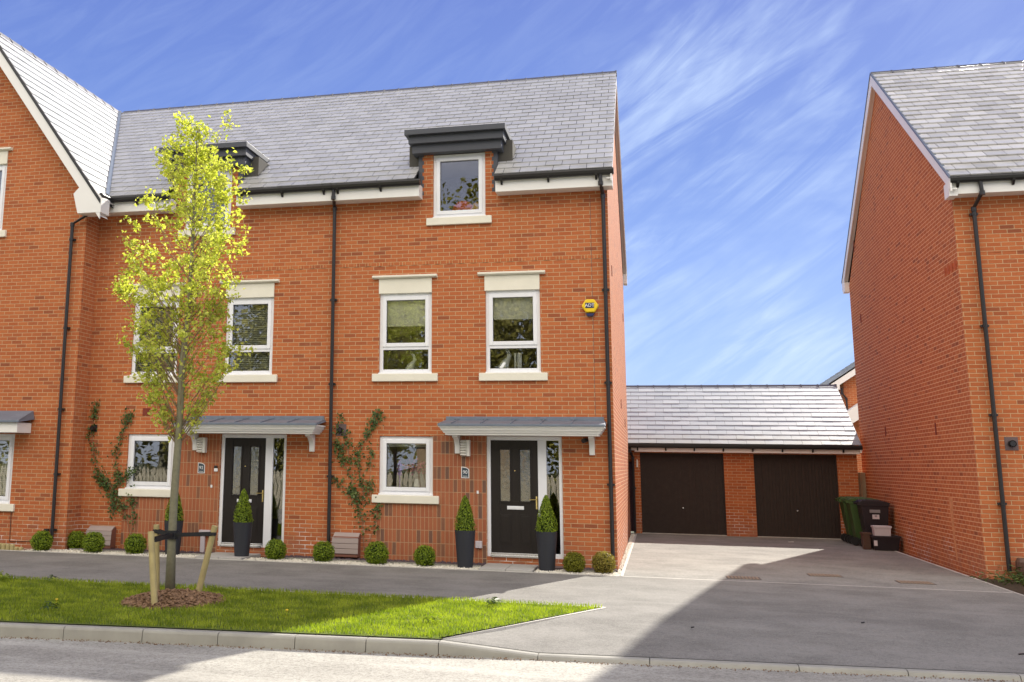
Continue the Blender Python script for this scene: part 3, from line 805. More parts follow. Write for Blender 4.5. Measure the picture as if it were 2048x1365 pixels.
r = MB(); ridge_tiles(r, (-12.85, -.82, zr), (-12.85, 10, zr), ang=1.1); r.build('ridge_tile', M['ridge'], rf)
# barge board (white) with a black edge trim
b = MB(); e2 = MB()
for sg in (1, -1):
    A = Vector((-12.85 + sg * (xe - .0), 0, zr - sl * xe - .03)); B = Vector((-12.85, 0, zr - .03))
    for mm, ya, yb_, d0, d1 in ((b, -.83, -.80, -.05, -.36), (e2, -.845, -.79, .045, -.05)):
        v = [(A.x, ya, A.z + d0), (B.x, ya, B.z + d0), (B.x, ya, B.z + d1), (A.x, ya, A.z + d1)]; v2 = [(q[0], yb_, q[2]) for q in v]
        mm.add(v + v2, [(0, 1, 2, 3), (7, 6, 5, 4), (0, 4, 5, 1), (1, 5, 6, 2), (2, 6, 7, 3), (3, 7, 4, 0)])
    # soffit
    b.add([(A.x, -.80, A.z - .3), (B.x, -.80, B.z - .3), (B.x, -.5, B.z - .3), (A.x, -.5, A.z - .3)], [(0, 1, 2, 3)])
b.prism([(-10.30, 6.37), (-9.78, 6.37), (-9.78, 6.68), (-10.14, 7.07), (-10.42, 6.78)], 'y', -.835, -.501)
b.build('barge_board', M['white'], wg, bevel=.004); e2.build('verge_trim', M['black'], wg)
# eaves return between wing and terrace
b = MB(); b.box(-10.24, -10.0, -.50, -.305, 6.46, 6.735); b.build('fascia', M['white'], wg, bevel=.004)
b = MB(); b.tube([(-9.80, -.83, 6.72), (-9.84, -.36, 6.74)], .05, 10); b.build('gutter', M['black'], wg)
vl = MB()
P1 = Vector((-9.93, -.38, 6.82)); P2 = Vector((-12.835, 5, 10.69)); sd = Vector((.05, .03, .03))
vl.add([P1 + Vector((.06, 0, .012)), P2 + Vector((.06, 0, .012)), P2 + Vector((-.02, 0, .05)), P1 + Vector((-.03, 0, .07))], [(0, 1, 2, 3)])
vl.build('valley_flashing', M['lead'], wg)
downpipe(wg, [(-10.02, -.58, 6.74), (-10.02, -.59, 6.50), (-10.55, -.58, 6.22), (-10.53, -.575, -.02)], clips=(5.9, 4.1, 2.5, 1.25, .2))
window(wg, -13.6, -11.555, .672, 2.013, -.5, blind=('slats', 1))
window(wg, -13.4, -12.24, 6.19, 7.62, -.5, lintel=True)
b = MB(); b.box(-13.9, -11.20, -.98, -.502, 2.03, 2.225); cn = b.build('bay_fascia', M['white'], wg, bevel=.005)
b = MB(); b.add([(-13.95, -1.04, 2.225), (-11.14, -1.04, 2.225), (-11.14, -.5, 2.30), (-13.95, -.5, 2.30), (-13.95, -1.04, 2.265), (-11.14, -1.04, 2.265), (-11.18, -.502, 2.47), (-13.95, -.502, 2.47)],
      [(0, 3, 2, 1), (4, 5, 6, 7), (0, 1, 5, 4), (1, 2, 6, 5), (3, 0, 4, 7)]); b.build('lead_roof', M['lead'], cn, bevel=.004)
b = MB(); b.box(-10.725, -10.64, -.55, -.502, .12, .215); b.tube([(-10.68, -.52, .12), (-10.69, -.52, -.2)], .01, 6); b.build('cable_box', M['black'], wg)
b = MB(); b.tube([(-11.50, -.51, .51), (-11.49, -.51, -.05), (-10.9, -.51, -.03)], .006, 5); b.build('cable', M['black'], wg)

# --- right house
rhx, rhy = 5.85, .97
rh = thing('detached_house', (8.5, .97, -.17), 'brick house on the right of the driveway, blank shaded gable beside the bins', 'house')
ez, rz_, ry = 6.56, 10.50, 5.97
yy_r = [(rhy + .002, Zb), (10.97, Zb), (10.97, 6.40), (ry, 10.36), (rhy + .002, 6.40)]
m = MB(); wall_y(m, [(rhx + .002, 13.5, Zb, 6.36)], [], rhy - .001)
m.build('wall', M['brick'], rh)
m = MB(); m.prism(yy_r, 'x', 13.3, 13.5); m.build('far_gable_wall', M['brick_gable'], rh)
m = MB(); m.box(rhx + .251, 13.299, 10.8, 10.96, Zb, 6.4); m.build('rear_wall', M['brick'], rh)
g = MB(); yy = [(rhy, Zb), (10.97, Zb), (10.97, 6.40), (ry, 10.36), (rhy + .002, 6.40)]
g.prism(yy, 'x', rhx, rhx + .25)
gw = g.build('gable_wall', M['brick_gable'], rh)
for (a, z_) in ((9.7, 5.35), (7.8, 2.45), (3.35, 2.35), (9.9, 7.3)):
    v = MB(); v.box(rhx - .012, rhx, a - .035, a + .035, z_ - .11, z_ + .11); v.build('weep_vent', M['terracotta'], gw)
v = MB(); v.box(rhx - .003, rhx + .002, rhy + .03, rhy + .86, 5.06, 5.16)
for k in range(4):
    y_ = rhy + .06 + k * .225; v.box(rhx - .016, rhx, y_, y_ + .1025, 5.10, 5.165); v.box(rhx - .016, rhx, y_ + .03, y_ + .06, 5.02, 5.10)
v.build('dentil_course', M['dentil'], gw)
v = MB(); v.prism([(2.62, -.02), (2.66, .75), (2.60, 1.1), (2.86, 1.12), (2.84, .7), (2.70, 0.0)], 'x', rhx - .0015, rhx); v.build('lime_stain', M['efflor'], gw)
v = MB(); v.box(6.2, 12.5, rhy - .004, rhy + .002, 5.283, 5.343)
for k in range(28):
    a = 6.2 + k * .225
    if k in (0, 2, 5, 6): continue
    v.box(a, a + .102, rhy - .010, rhy, 5.28, 5.345)
v.build('dentil_course', M['brick'], rh)
ey = rhy - .38; H = math.hypot(ry - ey, rz_ - ez)
m = MB(); x0, x1 = rhx - .10, 13.6
for sg, yo in ((1, ey), (-1, 2 * ry - ey)):
    slates(m, (x0, yo, ez), (1, 0, 0), (0, sg * (ry - ey), rz_ - ez), x1 - x0, H, eave_rows=2, cw=.32, rh=.285, weather=.0, lf=.036)
    m.face([(x0, yo, ez), (x1, yo, ez), (x1, ry, rz_), (x0, ry, rz_)], 1); m.face([(x0, yo, ez - .04), (x1, yo, ez - .04), (x1, ry, rz_ - .04), (x0, ry, rz_ - .04)], 1)
rf = m.build('roof', [M['slate_pale'], M['felt']], rh, tone=True)
r = MB(); ridge_tiles(r, (x0, ry, rz_), (x1, ry, rz_)); r.build('ridge_tile', M['ridge'], rf)
for sg, ya in ((1, ey), (-1, 2 * ry - ey)):
    b = MB(); A = Vector((0, ya, ez - .03)); B = Vector((0, ry, rz_ - .03))
    xa, xb = rhx - .11, rhx - .08
    v = [A + Vector((xa, 0, 0)), B + Vector((xa, 0, 0)), B + Vector((xa, 0, -.27)), A + Vector((xa, 0, -.22))]; v2 = [q + Vector((xb - xa, 0, 0)) for q in v]
    b.add(v + v2, [(0, 1, 2, 3), (7, 6, 5, 4), (0, 4, 5, 1), (1, 5, 6, 2), (2, 6, 7, 3), (3, 7, 4, 0)])
    b.add([(xb, A.y, A.z - .19), (rhx, A.y, A.z - .19), (rhx, B.y, B.z - .24), (xb, B.y, B.z - .24)], [(0, 1, 2, 3)])
    y_a, y_b = (ey + .08, rhy - .001) if sg == 1 else (10.971, 11.25)
    b.box(rhx - .115, rhx + .02, y_a, y_b, 6.24, 6.50)
    b.build('barge_board', M['white'], rh, bevel=.003)
    t_ = MB(); v = [(xa - .012, A.y, A.z + .005), (xa - .012, B.y, B.z + .005), (xa - .012, B.y, B.z + .05), (xa - .012, A.y, A.z + .05)]; v2 = [(q[0] + .06, q[1], q[2]) for q in v]
    t_.add(v + v2, [(0, 1, 2, 3), (7, 6, 5, 4), (0, 4, 5, 1), (1, 5, 6, 2), (2, 6, 7, 3), (3, 7, 4, 0)]); t_.build('verge_trim', M['lead'], rh)
b = MB(); b.box(rhx + .021, 13.5, ey + .08, rhy - .001, 6.27, 6.50); fo = b.build('fascia', M['white'], rh, bevel=.004)
g = MB(); gutter(g, rhx - .10, 13.5, ey + .02, 6.53); g.build('gutter', M['black'], fo)
g = MB(); gutter(g, rhx - .10, 13.5, 2 * ry - ey - .02, 6.53, brackets=False); g.build('gutter', M['black'], rh)
downpipe(rh, [(6.21, ey + .03, 6.50), (6.23, ey + .03, 6.27), (6.15, .88, 6.05), (6.17, .895, -.02)], clips=(5.95, 4.0, 2.5, 1.05))
flue(rh, 6.40, 2.03, Y=rhy, r=.055)

# --- garage block
ga = thing('garage', (2.8, 10.3, -.17), 'brick double garage with two dark brown doors at the end of the driveway', 'garage')
gy = 10.3; m = MB()
D1, D2 = (.29, 2.41, -.17, 1.93), (3.15, 5.15, -.17, 1.93)
wall_y(m, [(.12, 5.62, Zb, 2.08), (-.55, .12, 1.72, 2.08)], [(D1[0], D1[1], Zb, 1.93), (D2[0], D2[1], Zb, 1.93)], gy, depth=.2)
m.face([(5.62, gy, Zb), (5.62, 15.9, Zb), (5.62, 15.9, 2.1), (5.62, 13.1, 3.8), (5.62, gy, 2.1)]); m.face([(-.55, gy, 1.72), (-.55, gy, 2.1), (-.55, 13.1, 3.8), (-.55, 15.9, 2.1), (-.55, 15.9, Zb), (-.55, gy + .3, Zb)])
m.face([(.12, gy, Zb), (.12, gy, 1.72), (.12, 11.3, 1.72), (.12, 11.3, Zb)][::1])
m.face([(5.62, 15.9, Zb), (-.55, 15.9, Zb), (-.55, 15.9, 2.1), (5.62, 15.9, 2.1)])
m.build('wall', M['brick'], ga)
for d in (D1, D2):
    g = MB(); n = 24; w_ = (d[1] - d[0] - .08) / n
    g.box(d[0], d[0] + .04, gy + .06, gy + .14, -.17, 1.93); g.box(d[1] - .04, d[1], gy + .06, gy + .14, -.17, 1.93)
    for i in range(n):
        a = d[0] + .04 + i * w_; g.box(a + .003, a + w_ - .003, gy + .085 + (.012 if i % 2 else 0), gy + .12, -.15, 1.93)
    g.box(d[0] + .04, d[1] - .04, gy + .105, gy + .13, -.15, 1.93)
    o = g.build('garage_door', M['garagedoor'], ga)
    k = MB(); c = (d[0] + d[1]) / 2; k.box(c - .015, c + .015, gy + .05, gy + .082, .50, .53); k.build('handle', M['chrome'], o)
    t_ = MB(); t_.box(d[0], d[1], gy + .02, gy + .14, -.166, -.15); t_.build('door_sill', M['edging'], o)
gez, gez2 = 2.17, 3.90
m = MB(); H = math.hypot(13.1 - 9.98, gez2 - gez)
for sg, yo in ((1, 9.98), (-1, 16.22)):
    slates(m, (-.62, yo, gez), (1, 0, 0), (0, sg * 3.12, gez2 - gez), 6.32, H, eave_rows=0, rh=.265, cw=.45, gap=.003, lf=.016)
    m.face([(-.62, yo, gez), (5.70, yo, gez), (5.70, 13.1, gez2), (-.62, 13.1, gez2)], 1)
rf = m.build('roof', [M['slate_garage'], M['felt']], ga, tone=True)
r = MB(); ridge_tiles(r, (-.62, 13.1, gez2), (5.70, 13.1, gez2), size=.10); r.build('ridge_tile', M['ridge'], rf)
b = MB(); b.box(.16, 5.66, 10.08, gy - .001, 1.955, 2.10); b.box(-.6, .159, 10.12, gy - .001, 1.99, 2.10)
b.box(5.665, 5.70, 10.0, gy, 1.98, 2.15); fo = b.build('fascia', M['white'], ga, bevel=.004)
g = MB(); gutter(g, -.6, 5.72, 10.02, 2.135, r=.05, step=.72); g.build('gutter', M['black'], fo)
b = MB()
for sg, ya in ((1, 10.0), (-1, 16.2)): 
    A = Vector((5.705, ya, gez - .03)); B = Vector((5.705, 13.1, gez2 - .03)); v = [A, B, B + Vector((0, 0, -.12)), A + Vector((0, 0, -.12))]; v2 = [q - Vector((.025, 0, 0)) for q in v]
    b.add(v + v2, [(0, 1, 2, 3), (7, 6, 5, 4), (0, 4, 5, 1), (1, 5, 6, 2), (2, 6, 7, 3), (3, 7, 4, 0)])
b.build('barge_board', M['white'], ga)
downpipe(ga, [(.04, 10.04, 2.1), (.04, 10.04, 1.98), (.11, 10.22, 1.8), (.11, 10.23, -.15)], clips=(1.0,))
b = MB(); b.lathe([(0, 0), (.022, 0), (.022, .2), (0, .2)], (.215, gy - .03, 1.55), 10); b.box(.20, .23, gy - .03, gy, 1.6, 1.7); b.build('wall_light', M['lamp'], ga)
gt = MB()
for i in range(6): gt.box(-.5 + i * .102, -.5 + i * .102 + .096, gy + .12, gy + .145, -.13, 1.68)
gt.box(-.5, .115, gy + .146, gy + .19, 1.3, 1.4); gt.box(-.5, .115, gy + .146, gy + .19, .1, .2)
tag(gt.build('side_gate', M['gate']), 'dark boarded gate in the gap left of the garage doors', 'gate')
fp = MB()
for i in range(2): fp.box(5.64 + i * .105, 5.74 + i * .105, 10.62 - i * .012, 10.645 - i * .012, -.17, 1.50)
fp.box(5.63, 5.846, 10.65, 10.70, 1.2, 1.28)
tag(fp.build('timber_fence', M['fence']), 'narrow upright timber boards filling the gap between garage and right-hand house', 'fence')

# --- far house behind the garage
fh = thing('far_house', (9.5, 27, -.17), 'brick house glimpsed beyond the garage roof, with slate roof and white barge board', 'house')
m = MB(); m.prism([(7.9, -.4), (14, -.4), (14, 8.0), (9.8, 6.3), (7.9, 5.0)], 'y', 25.3, 33); m.build('wall', M['brick'], fh)
m = MB(); Hh = math.hypot(4.0, 2.7)
slates(m, (7.35, 24.9, 4.86), (0, 1, 0), (4.0, 0, 2.7), 8.5, Hh, eave_rows=0)
m.face([(7.35, 24.9, 4.86), (7.35, 33.4, 4.86), (11.35, 33.4, 7.56), (11.35, 24.9, 7.56)], 1)
m.build('roof', [M['farroof'], M['felt']], fh, tone=True)
m = MB(); m.prism([(7.35, 4.80), (11.35, 7.50), (11.35, 7.22), (7.7, 4.80), (7.7, 4.62), (7.4, 4.62)], 'y', 24.88, 24.95); m.build('barge_board', M['white'], fh)
m = MB(); m.prism([(7.55, 3.55), (9.6, 5.0), (9.6, 4.35), (7.9, 3.25)], 'y', 24.4, 25.29); m.build('porch_board', M['white'], fh)
downpipe(fh, [(7.82, 25.2, 4.7), (7.82, 25.2, 4.5), (7.97, 25.24, 4.3), (7.97, 25.24, 0)])

# ------------------------------------------------------------------ ground
def sheet(name, pts, z, mat, kind='structure'):
    m = MB(); m.face([(x, y, z) for x, y in pts]); return tag(m.build(name, mat), kind=kind)
sheet('ground', [(-300, -300), (300, -300), (300, 400), (-300, 400)], -.62, M['groundm'])
kx = [-40, -14, -9, -6.2, -4.5, -2.9, -1.46, -.5, .55, 1.9, 3.8, 8, 40]
ky = lambda x: -8.12 + .113 * (x + 1.4) - (max(0, -4 - x) ** 2 * .006 if x > -16 else 0.006 * 144 + (-16 - x) * .1)
def ktop(x): return -.17 if x < -1.46 else (-.255 if x > -.5 else -.17 - .085 * (x + 1.46) / .96)
ROADZ = -.30
sheet('road', [(-40, -21.5), (40, -19), (40, ky(40) + .05)] + [(x, ky(x) + .05) for x in kx[::-1][1:]], ROADZ, M['road'])
# kerb
m = MB(); W_ = .135
for a, b in zip(kx[:-1], kx[1:]):
    n = max(1, int(round((b - a) / .915)))
    for i in range(n):
        xa = a + (b - a) * i / n + .004; xb = a + (b - a) * (i + 1) / n - .004
        A = [];
        for x in (xa, xb):
            y = ky(x); z = ktop(x)
            bull = .03
            A.append([(x, y + .012, ROADZ - .15), (x, y, ROADZ + .0), (x, y + .008, z - bull), (x, y + .018, z - bull * .4), (x, y + .04, z), (x, y + W_, z), (x, y + W_, ROADZ - .15)])
        k = len(A[0]); m.add(A[0] + A[1], [(i_, k + i_, k + i_ + 1, i_ + 1) for i_ in range(k - 1)] + [tuple(range(k)), tuple(range(k, 2 * k))[::-1]])
tag(m.build('kerb', M['concrete']), kind='structure')
# pavement sheet following the kerb, dropped at the driveway
m = MB()
xs = [-40, -20, -14, -9, -6.2, -4.5, -2.9, -1.46, -1.0, -.5, 0, .5, 1.2, 2, 4, 8, 40]
def colm(x):
    yk = ky(x) + W_ - .01; z = ktop(x)
    return [(x, yk + 1.9 * i / 6, z + (-.17 - z) * i / 6 - .003) for i in range(7)] + [(x, max(-5.1, yk + 2.0), -.173), (x, -1.03, -.173)]
cols = [colm(x) for x in xs]
for A, B in zip(cols[:-1], cols[1:]):
    for i in range(len(A) - 1): m.face([A[i], B[i], B[i + 1], A[i + 1]])
tag(m.build('footway', M['asphalt']), kind='structure')
# driveway surface lies on the footway sheet to the right of a diagonal line
m = MB()
dp = [(-1.46, ky(-1.46) + W_, 0), (.02, -4.93, 0)]
def zz_(x, y):
    yk = ky(x) + W_ - .01; z = ktop(x); t = min(1, max(0, (y - yk) / 1.9)); return z + (-.17 - z) * t + .004
xs2 = [-1.46, -1.0, -.5, 0, .5, 1.2, 2, 4, 8, 40]
for a, b in zip(xs2[:-1], xs2[1:]):
    def lo(x): return ky(x) + W_ + .001
    def hi(x): return -4.93 + (x - .02) * (-4.93 + 7.98) / 1.48 if x < .02 else -1.045
    for i in range(7):
        q = []
        for x, k in ((a, i), (b, i), (b, i + 1), (a, i + 1)):
            h_ = hi(x) if not (a >= 0) else -1.045
            h_ = -4.93 if (x >= 0 and a < 0) else h_
            h_ = max(h_, lo(x)); y = h_ if k == 7 else min(h_, ky(x) + W_ - .01 + 1.9 * k / 6 + (.011 if k == 0 else 0)); q.append((x, y, zz_(x, y)))
        if len({tuple(round(c, 4) for c in p) for p in q}) > 2: m.face(q)
tag(m.build('driveway_apron', M['asphalt']), kind='structure')
sheet('driveway', [(.09, -1.0), (5.66, -1.0), (5.66, 10.45), (-.6, 10.45), (-.6, 10.1), (0.1, 10.0)], -.168, M['drive'])
m = MB()   # concrete edgings
def edge(a, b, w=.05, z=-.165, h=.1):
    a, b = Vector((*a, 0)), Vector((*b, 0)); d = (b - a); L = d.length; d.normalize(); s = Vector((-d.y, d.x, 0)) * w / 2; n = max(1, int(L / .915))
    for i in range(n):
        p, q = a + d * (L * i / n + .003), a + d * (L * (i + 1) / n - .003)
        m.obox(((p + q) / 2) + Vector((0, 0, z - h / 2)), (q - p) / 2, s, (0, 0, h / 2))
edge((-16, -1.02), (.06, -1.02)); edge((.10, -1.02), (5.64, -1.02), .045, -.166); edge((.09, -.99), (.135, 9.9), .05)
edge((5.67, 9.5), (5.70, -2.2), .05)
edge((-40, -5.14), (.02, -4.95), .05, -.160); edge((-1.47, -7.97), (.0, -5.0), .06, -.158)
tag(m.build('concrete_edging', M['edging']), kind='structure')
sheet('planting_bed', [(-16, -1.0), (.08, -1.0), (.11, 10), (-.02, 10), (-.02, .02), (-16, .02)], -.19, M['earth'])
sheet('flower_bed', [(5.70, -3.5), (14, -3.5), (14, .99), (5.85, .99), (5.70, .99)], -.160, M['earth'])
sheet('verge_soil', [(-40, -9.5 - 2.5)] and [(x, ky(x) + W_ - .02) for x in kx[:7]] + [(-.03, -5.02), (-40, -5.2)], -.158, M['soil'])

# path slabs up to the doors
for i, (dx, lab) in enumerate(((0, 'pale paving slabs before the black front door numbered 90'), (S, 'pale paving slabs before the black front door numbered 92'))):
    m = MB()
    a, b = -2.22 + dx, -1.33 + dx
    n = 2
    for k in range(n): m.box(a + (b - a) * k / n + .004, a + (b - a) * (k + 1) / n - .004, -.985, -.03, -.25, -.135)
    tag(m.build('doorstep_slabs', M['slab'], bevel=.006), lab, 'paving')
m = MB()
m.box(-1.30, -.9, -.42, -.02, -.24, -.14)
tag(m.build('threshold_grating', M['ventgrey']), 'dark ridged drain strip under the side light of door 90', 'drain')

# stones
def stones(name, regions, n, size, mat, label, cat, z=-.18):
    P = []
    ws = np.array([abs((b - a) * (d - c)) for a, b, c, d in regions]); ws = ws / ws.sum()
    base = np.array([(1, 0, 0), (-1, 0, 0), (0, 1, 0), (0, -1, 0), (0, 0, 1), (0, 0, -1)], float)
    F = np.array([(0, 2, 4), (2, 1, 4), (1, 3, 4), (3, 0, 4), (2, 0, 5), (1, 2, 5), (3, 1, 5), (0, 3, 5)])
    V = []; FF = []
    for i in range(n):
        a, b, c, d = regions[rng.choice(len(regions), p=ws)]
        p = np.array([rng.uniform(a, b), rng.uniform(c, d), z + rng.uniform(0, .02)])
        s = size * rng.uniform(.5, 1.3) * np.array([rng.uniform(.7, 1.3), rng.uniform(.7, 1.3), rng.uniform(.5, .9)])
        th = rng.uniform(0, 6.28); c_, s_ = math.cos(th), math.sin(th); Rm = np.array([(c_, -s_, 0), (s_, c_, 0), (0, 0, 1)])
        V.append((base * rng.uniform(.8, 1.2, (6, 1)) * s) @ Rm.T + p); FF.append(F + i * 6)
    o = npmesh(name, np.concatenate(V), np.concatenate(FF), mat); return tag(o, label, cat, kind='stuff')
wl_ = lambda dx: [(-.80 + dx, .35 + dx if dx == 0 else 0 + dx - .0, -.98, -.55)]
stones('white_gravel', [(-5.1, -2.25, -.99, -.50), (-1.30, .05, -.99, -.50), (-1.3, -.1, -.5, -.45)], 5200, .016, M['gravel'], 'white gravel strip in front of house 90', 'gravel')
stones('white_gravel', [(-10.9, -7.4, -.99, -.50), (-6.42, -5.1, -.99, -.50)], 4200, .016, M['gravel'], 'white gravel strip in front of house 92', 'gravel')
stones('side_gravel', [(.01, .06, -.98, 0), (.012, .065, 0, 2.5), (.012, .08, 2.5, 6), (.012, .10, 6, 9.9)], 1300, .016, M['gravel'], 'white gravel margin along the sunlit side wall of house 90', 'gravel')
stones('slate_chippings', [(-5.1, -2.25, -.44, -.01), (-.88, -.02, -.44, -.01)], 1600, .028, M['plumslate'], 'dark plum slate chippings against the wall of house 90', 'chippings', -.17)
stones('slate_chippings', [(-10.2, -7.4, -.44, -.01), (-6.0, -5.1, -.44, -.01)], 1500, .028, M['plumslate'], 'dark plum slate chippings against the wall of house 92', 'chippings', -.17)
m = MB()
for a, b in ((-10.2, -7.42), (-6.02, -2.26), (-.88, -.02)):
    n = int((b - a) / .6) + 1
    for i in range(n): m.box(a + (b - a) * i / n + .003, a + (b - a) * (i + 1) / n - .003, -.485, -.455, -.26, -.14)
tag(m.build('bed_edging', M['concrete']), kind='structure')
m = MB(); m.box(-4.2, -3.2, -.05, -.004, -.2, -.08); m.box(-2.75, -2.5, -.02, -.004, -.14, -.07)

# grit and leaf litter in the gutter against the kerb face
gr = []
x_ = -9.0
while x_ < 6.5:
    gr.append((x_, x_ + .4, ky(x_ + .2) - .10, ky(x_ + .2) - .012)); x_ += .4
stones('gutter_grit', gr, 1500, .008, M['barkchip'], 'brown grit and litter lying in the road gutter along the kerb', 'grit', ROADZ - .004)
# grass blades
def grass():
    n = 95000
    x = rng.uniform(-9.6, .05, n); y = rng.uniform(-9.0, -4.95, n)
    kyv = np.array([ky(t) for t in x]) + W_ + .02
    ok = (y > kyv) & (y < -5.02 - (-.0 - x) * .004) & ((x < -1.47) | (y > -7.95 + (x + 1.47) * 3.0 / 1.48))
    ok &= ((x + 5.15) / .62) ** 2 + ((y + 6.45) / .78) ** 2 > 1 - rng.uniform(0, .25, n)
    x, y = x[ok], y[ok]; n = len(x)
    from mathutils import noise as mn
    hn = np.array([mn.noise(Vector((a * 1.6, b * 1.6, 0))) for a, b in zip(x, y)])
    edge_long = np.clip(1 - (-5.05 - y) / .35, 0, 1)
    h = .022 + .026 * rng.random(n) + .05 * np.clip(hn - .15, 0, 1) + .03 * edge_long * rng.random(n)
    th = rng.uniform(0, 2 * np.pi, n); lean = rng.uniform(.1, .8, n) * h; w = rng.uniform(.0025, .0045, n)
    th2 = rng.uniform(0, 2 * np.pi, n)
    p = np.stack([x, y, np.full(n, -.158)], 1)
    dx = np.stack([np.cos(th2) * w, np.sin(th2) * w, np.zeros(n)], 1)
    l = np.stack([np.cos(th) * lean, np.sin(th) * lean, np.zeros(n)], 1)
    up = np.stack([np.zeros(n), np.zeros(n), h], 1)
    mid = p + up * .6 + l * .35
    V = np.stack([p - dx, p + dx, mid + dx * .8, mid - dx * .8, p + up + l], 1).reshape(-1, 3)
    k = np.arange(n)[:, None] * 5
    F = np.concatenate([k + [0, 1, 2], k + [0, 2, 3], k + [3, 2, 4]], 1).reshape(-1, 3)
    h2 = np.array([mn.noise(Vector((a * 3.1 + 9, b * 4.3, 2))) for a, b in zip(x, y)])
    tone = np.repeat(np.clip(rng.random(n) * .6 + .9 * np.clip(h2, -.3, .5) + .22, 0, 1), 3)
    tag(npmesh('grass', V, F, M['grass'], tone=tone), 'short green grass of the roadside verge, ragged along its edges', 'grass', kind='stuff')
grass()
def weed(x, y, s, mat, label, name='broadleaf_weed', flower=False):
    t = thing(name, (x, y, -.158), label, 'weed')
    c = []; nr = []
    for i in range(26):
        th = random.uniform(0, 6.28); r = random.uniform(.1, 1) * s; c.append((x + r * math.cos(th), y + r * math.sin(th), -.158 + .03 + random.uniform(0, .8) * (s - r * .6))); nr.append((math.cos(th) * .5, math.sin(th) * .5, 1))
    v, f = leaves(np.array(c), np.array(nr), s * .7, .3); npmesh('leaves', v, f, mat, t, tone=np.repeat(rng.random(len(c)), 2))
    if flower:
        m = MB(); m.tube([(x, y, -.158), (x + .01, y, -.07)], .002, 5); m.lathe([(0, 0), (.018, .004), (.014, .014), (0, .016)], (x + .01, y, -.072), 10); m.build('flower', M['yellow'], t)
weed(-8.3, -5.35, .14, M['grass'], 'tall leafy weed at the far left of the verge beside the footway')
weed(-7.55, -5.3, .10, M['climber'], 'small dark reddish weed on the back edge of the verge')
weed(-6.15, -7.45, .07, M['grass'], 'dandelion with a yellow flower in the shaded grass left of the tree', 'dandelion', True)
weed(-6.05, -7.75, .12, M['climber'], 'flat pale-leaved weed in the grass near the kerb, left of the tree')
weed(-3.35, -7.3, .06, M['grass'], 'dandelion with a yellow flower in the grass right of the tree', 'dandelion', True)
weed(-1.75, -7.1, .13, M['grass'], 'coarse tuft of long grass in the sunlit corner of the verge', 'grass_tuft')
weed(-1.3, -5.5, .13, M['climber'], 'dark leafy tuft near the back edge of the sunlit verge', 'grass_tuft')

# bark mulch ring
m = MB(); m_c = (-5.12, -6.45)
for i in range(1500):
    r = math.sqrt(random.random()); th = random.uniform(0, 6.28); rr = 1 - r * r
    p = (m_c[0] + .60 * r * math.cos(th), m_c[1] + .74 * r * math.sin(th), -.155 + .10 * rr + random.uniform(-.01, .015))
    q = Matrix.Rotation(random.uniform(0, 6.28), 3, 'Z') @ Matrix.Rotation(random.uniform(-.7, .7), 3, 'X') @ Matrix.Rotation(random.uniform(-.7, .7), 3, 'Y')
    m.obox(p, q @ Vector((random.uniform(.014, .042), 0, 0)), q @ Vector((0, random.uniform(.008, .02), 0)), q @ Vector((0, 0, .0035)))
n = 24
prev = [(m_c[0] + .62 * math.cos(2 * math.pi * k / n), m_c[1] + .76 * math.sin(2 * math.pi * k / n), -.154) for k in range(n)]
for ring, zq in ((.6, -.10), (.2, -.07)):
    cur = [(m_c[0] + .62 * ring * math.cos(2 * math.pi * k / n), m_c[1] + .76 * ring * math.sin(2 * math.pi * k / n), zq) for k in range(n)]
    for k in range(n): m.face([prev[k], prev[(k + 1) % n], cur[(k + 1) % n], cur[k]])
    prev = cur
m.face(prev)
tag(m.build('bark_mulch', M['barkchip']), 'ring of brown bark mulch round the foot of the young tree', 'mulch', kind='stuff')

# ------------------------------------------------------------------ the young tree
tree = thing('street_tree', (-5.42, -5.95, -.17), 'young street tree in fresh yellow-green leaf, staked on the verge', 'tree')
tk = [(-5.42, -5.95, -.20), (-5.43, -5.95, .5), (-5.42, -5.96, 1.2), (-5.40, -5.95, 2.0), (-5.40, -5.96, 2.8), (-5.35, -5.94, 3.6), (-5.33, -5.96, 4.4), (-5.34, -5.95, 5.2), (-5.35, -5.94, 6.2)]
def trunk_at(z):
    for a, b in zip(tk[:-1], tk[1:]):
        if a[2] <= z <= b[2]:
            t = (z - a[2]) / (b[2] - a[2]); return Vector(a).lerp(Vector(b), t)
    return Vector(tk[-1])
m = MB(); m.tube(tk, [.070, .056, .052, .047, .042, .034, .024, .015, .006], 12); m.build('trunk', M['bark'], tree, smooth=True)
# crown outline (z, left x, right x) in metres from the trunk
prof = [(1.9, -.05, .12), (2.15, -.26, .34), (2.45, -.42, .52), (2.75, -.62, .68), (3.0, -.66, .72), (3.3, -.62, .62), (3.55, -.60, .58), (3.8, -.86, .66), (4.05, -.82, .68), (4.35, -.78, .74), (4.65, -.66, .74), (4.95, -.55, .74), (5.2, -.34, .68), (5.5, -.28, .58), (5.75, -.22, .50), (6.0, -.14, .44), (6.25, -.06, .36), (6.45, .05, .26)]
pz = [p[0] for p in prof]; pl = [p[1] for p in prof]; pr = [p[2] for p in prof]
pl = [q * 1.02 - .08 - (.10 if z > 5.2 else 0) for q, z in zip(pl, pz)]; pr = [q * .94 - (.12 if z > 5.6 else 0) for q, z in zip(pr, pz)]
C = []; br = MB(); leafc = []; leafn = []
tips = [(-1.02, 3.82), (-.98, 3.78), (-.70, 5.12), (-.64, 5.08), (.42, 6.28), (.86, 2.98), (-.70, 3.05), (.74, 4.3), (.72, 5.5)]
cnt = 0
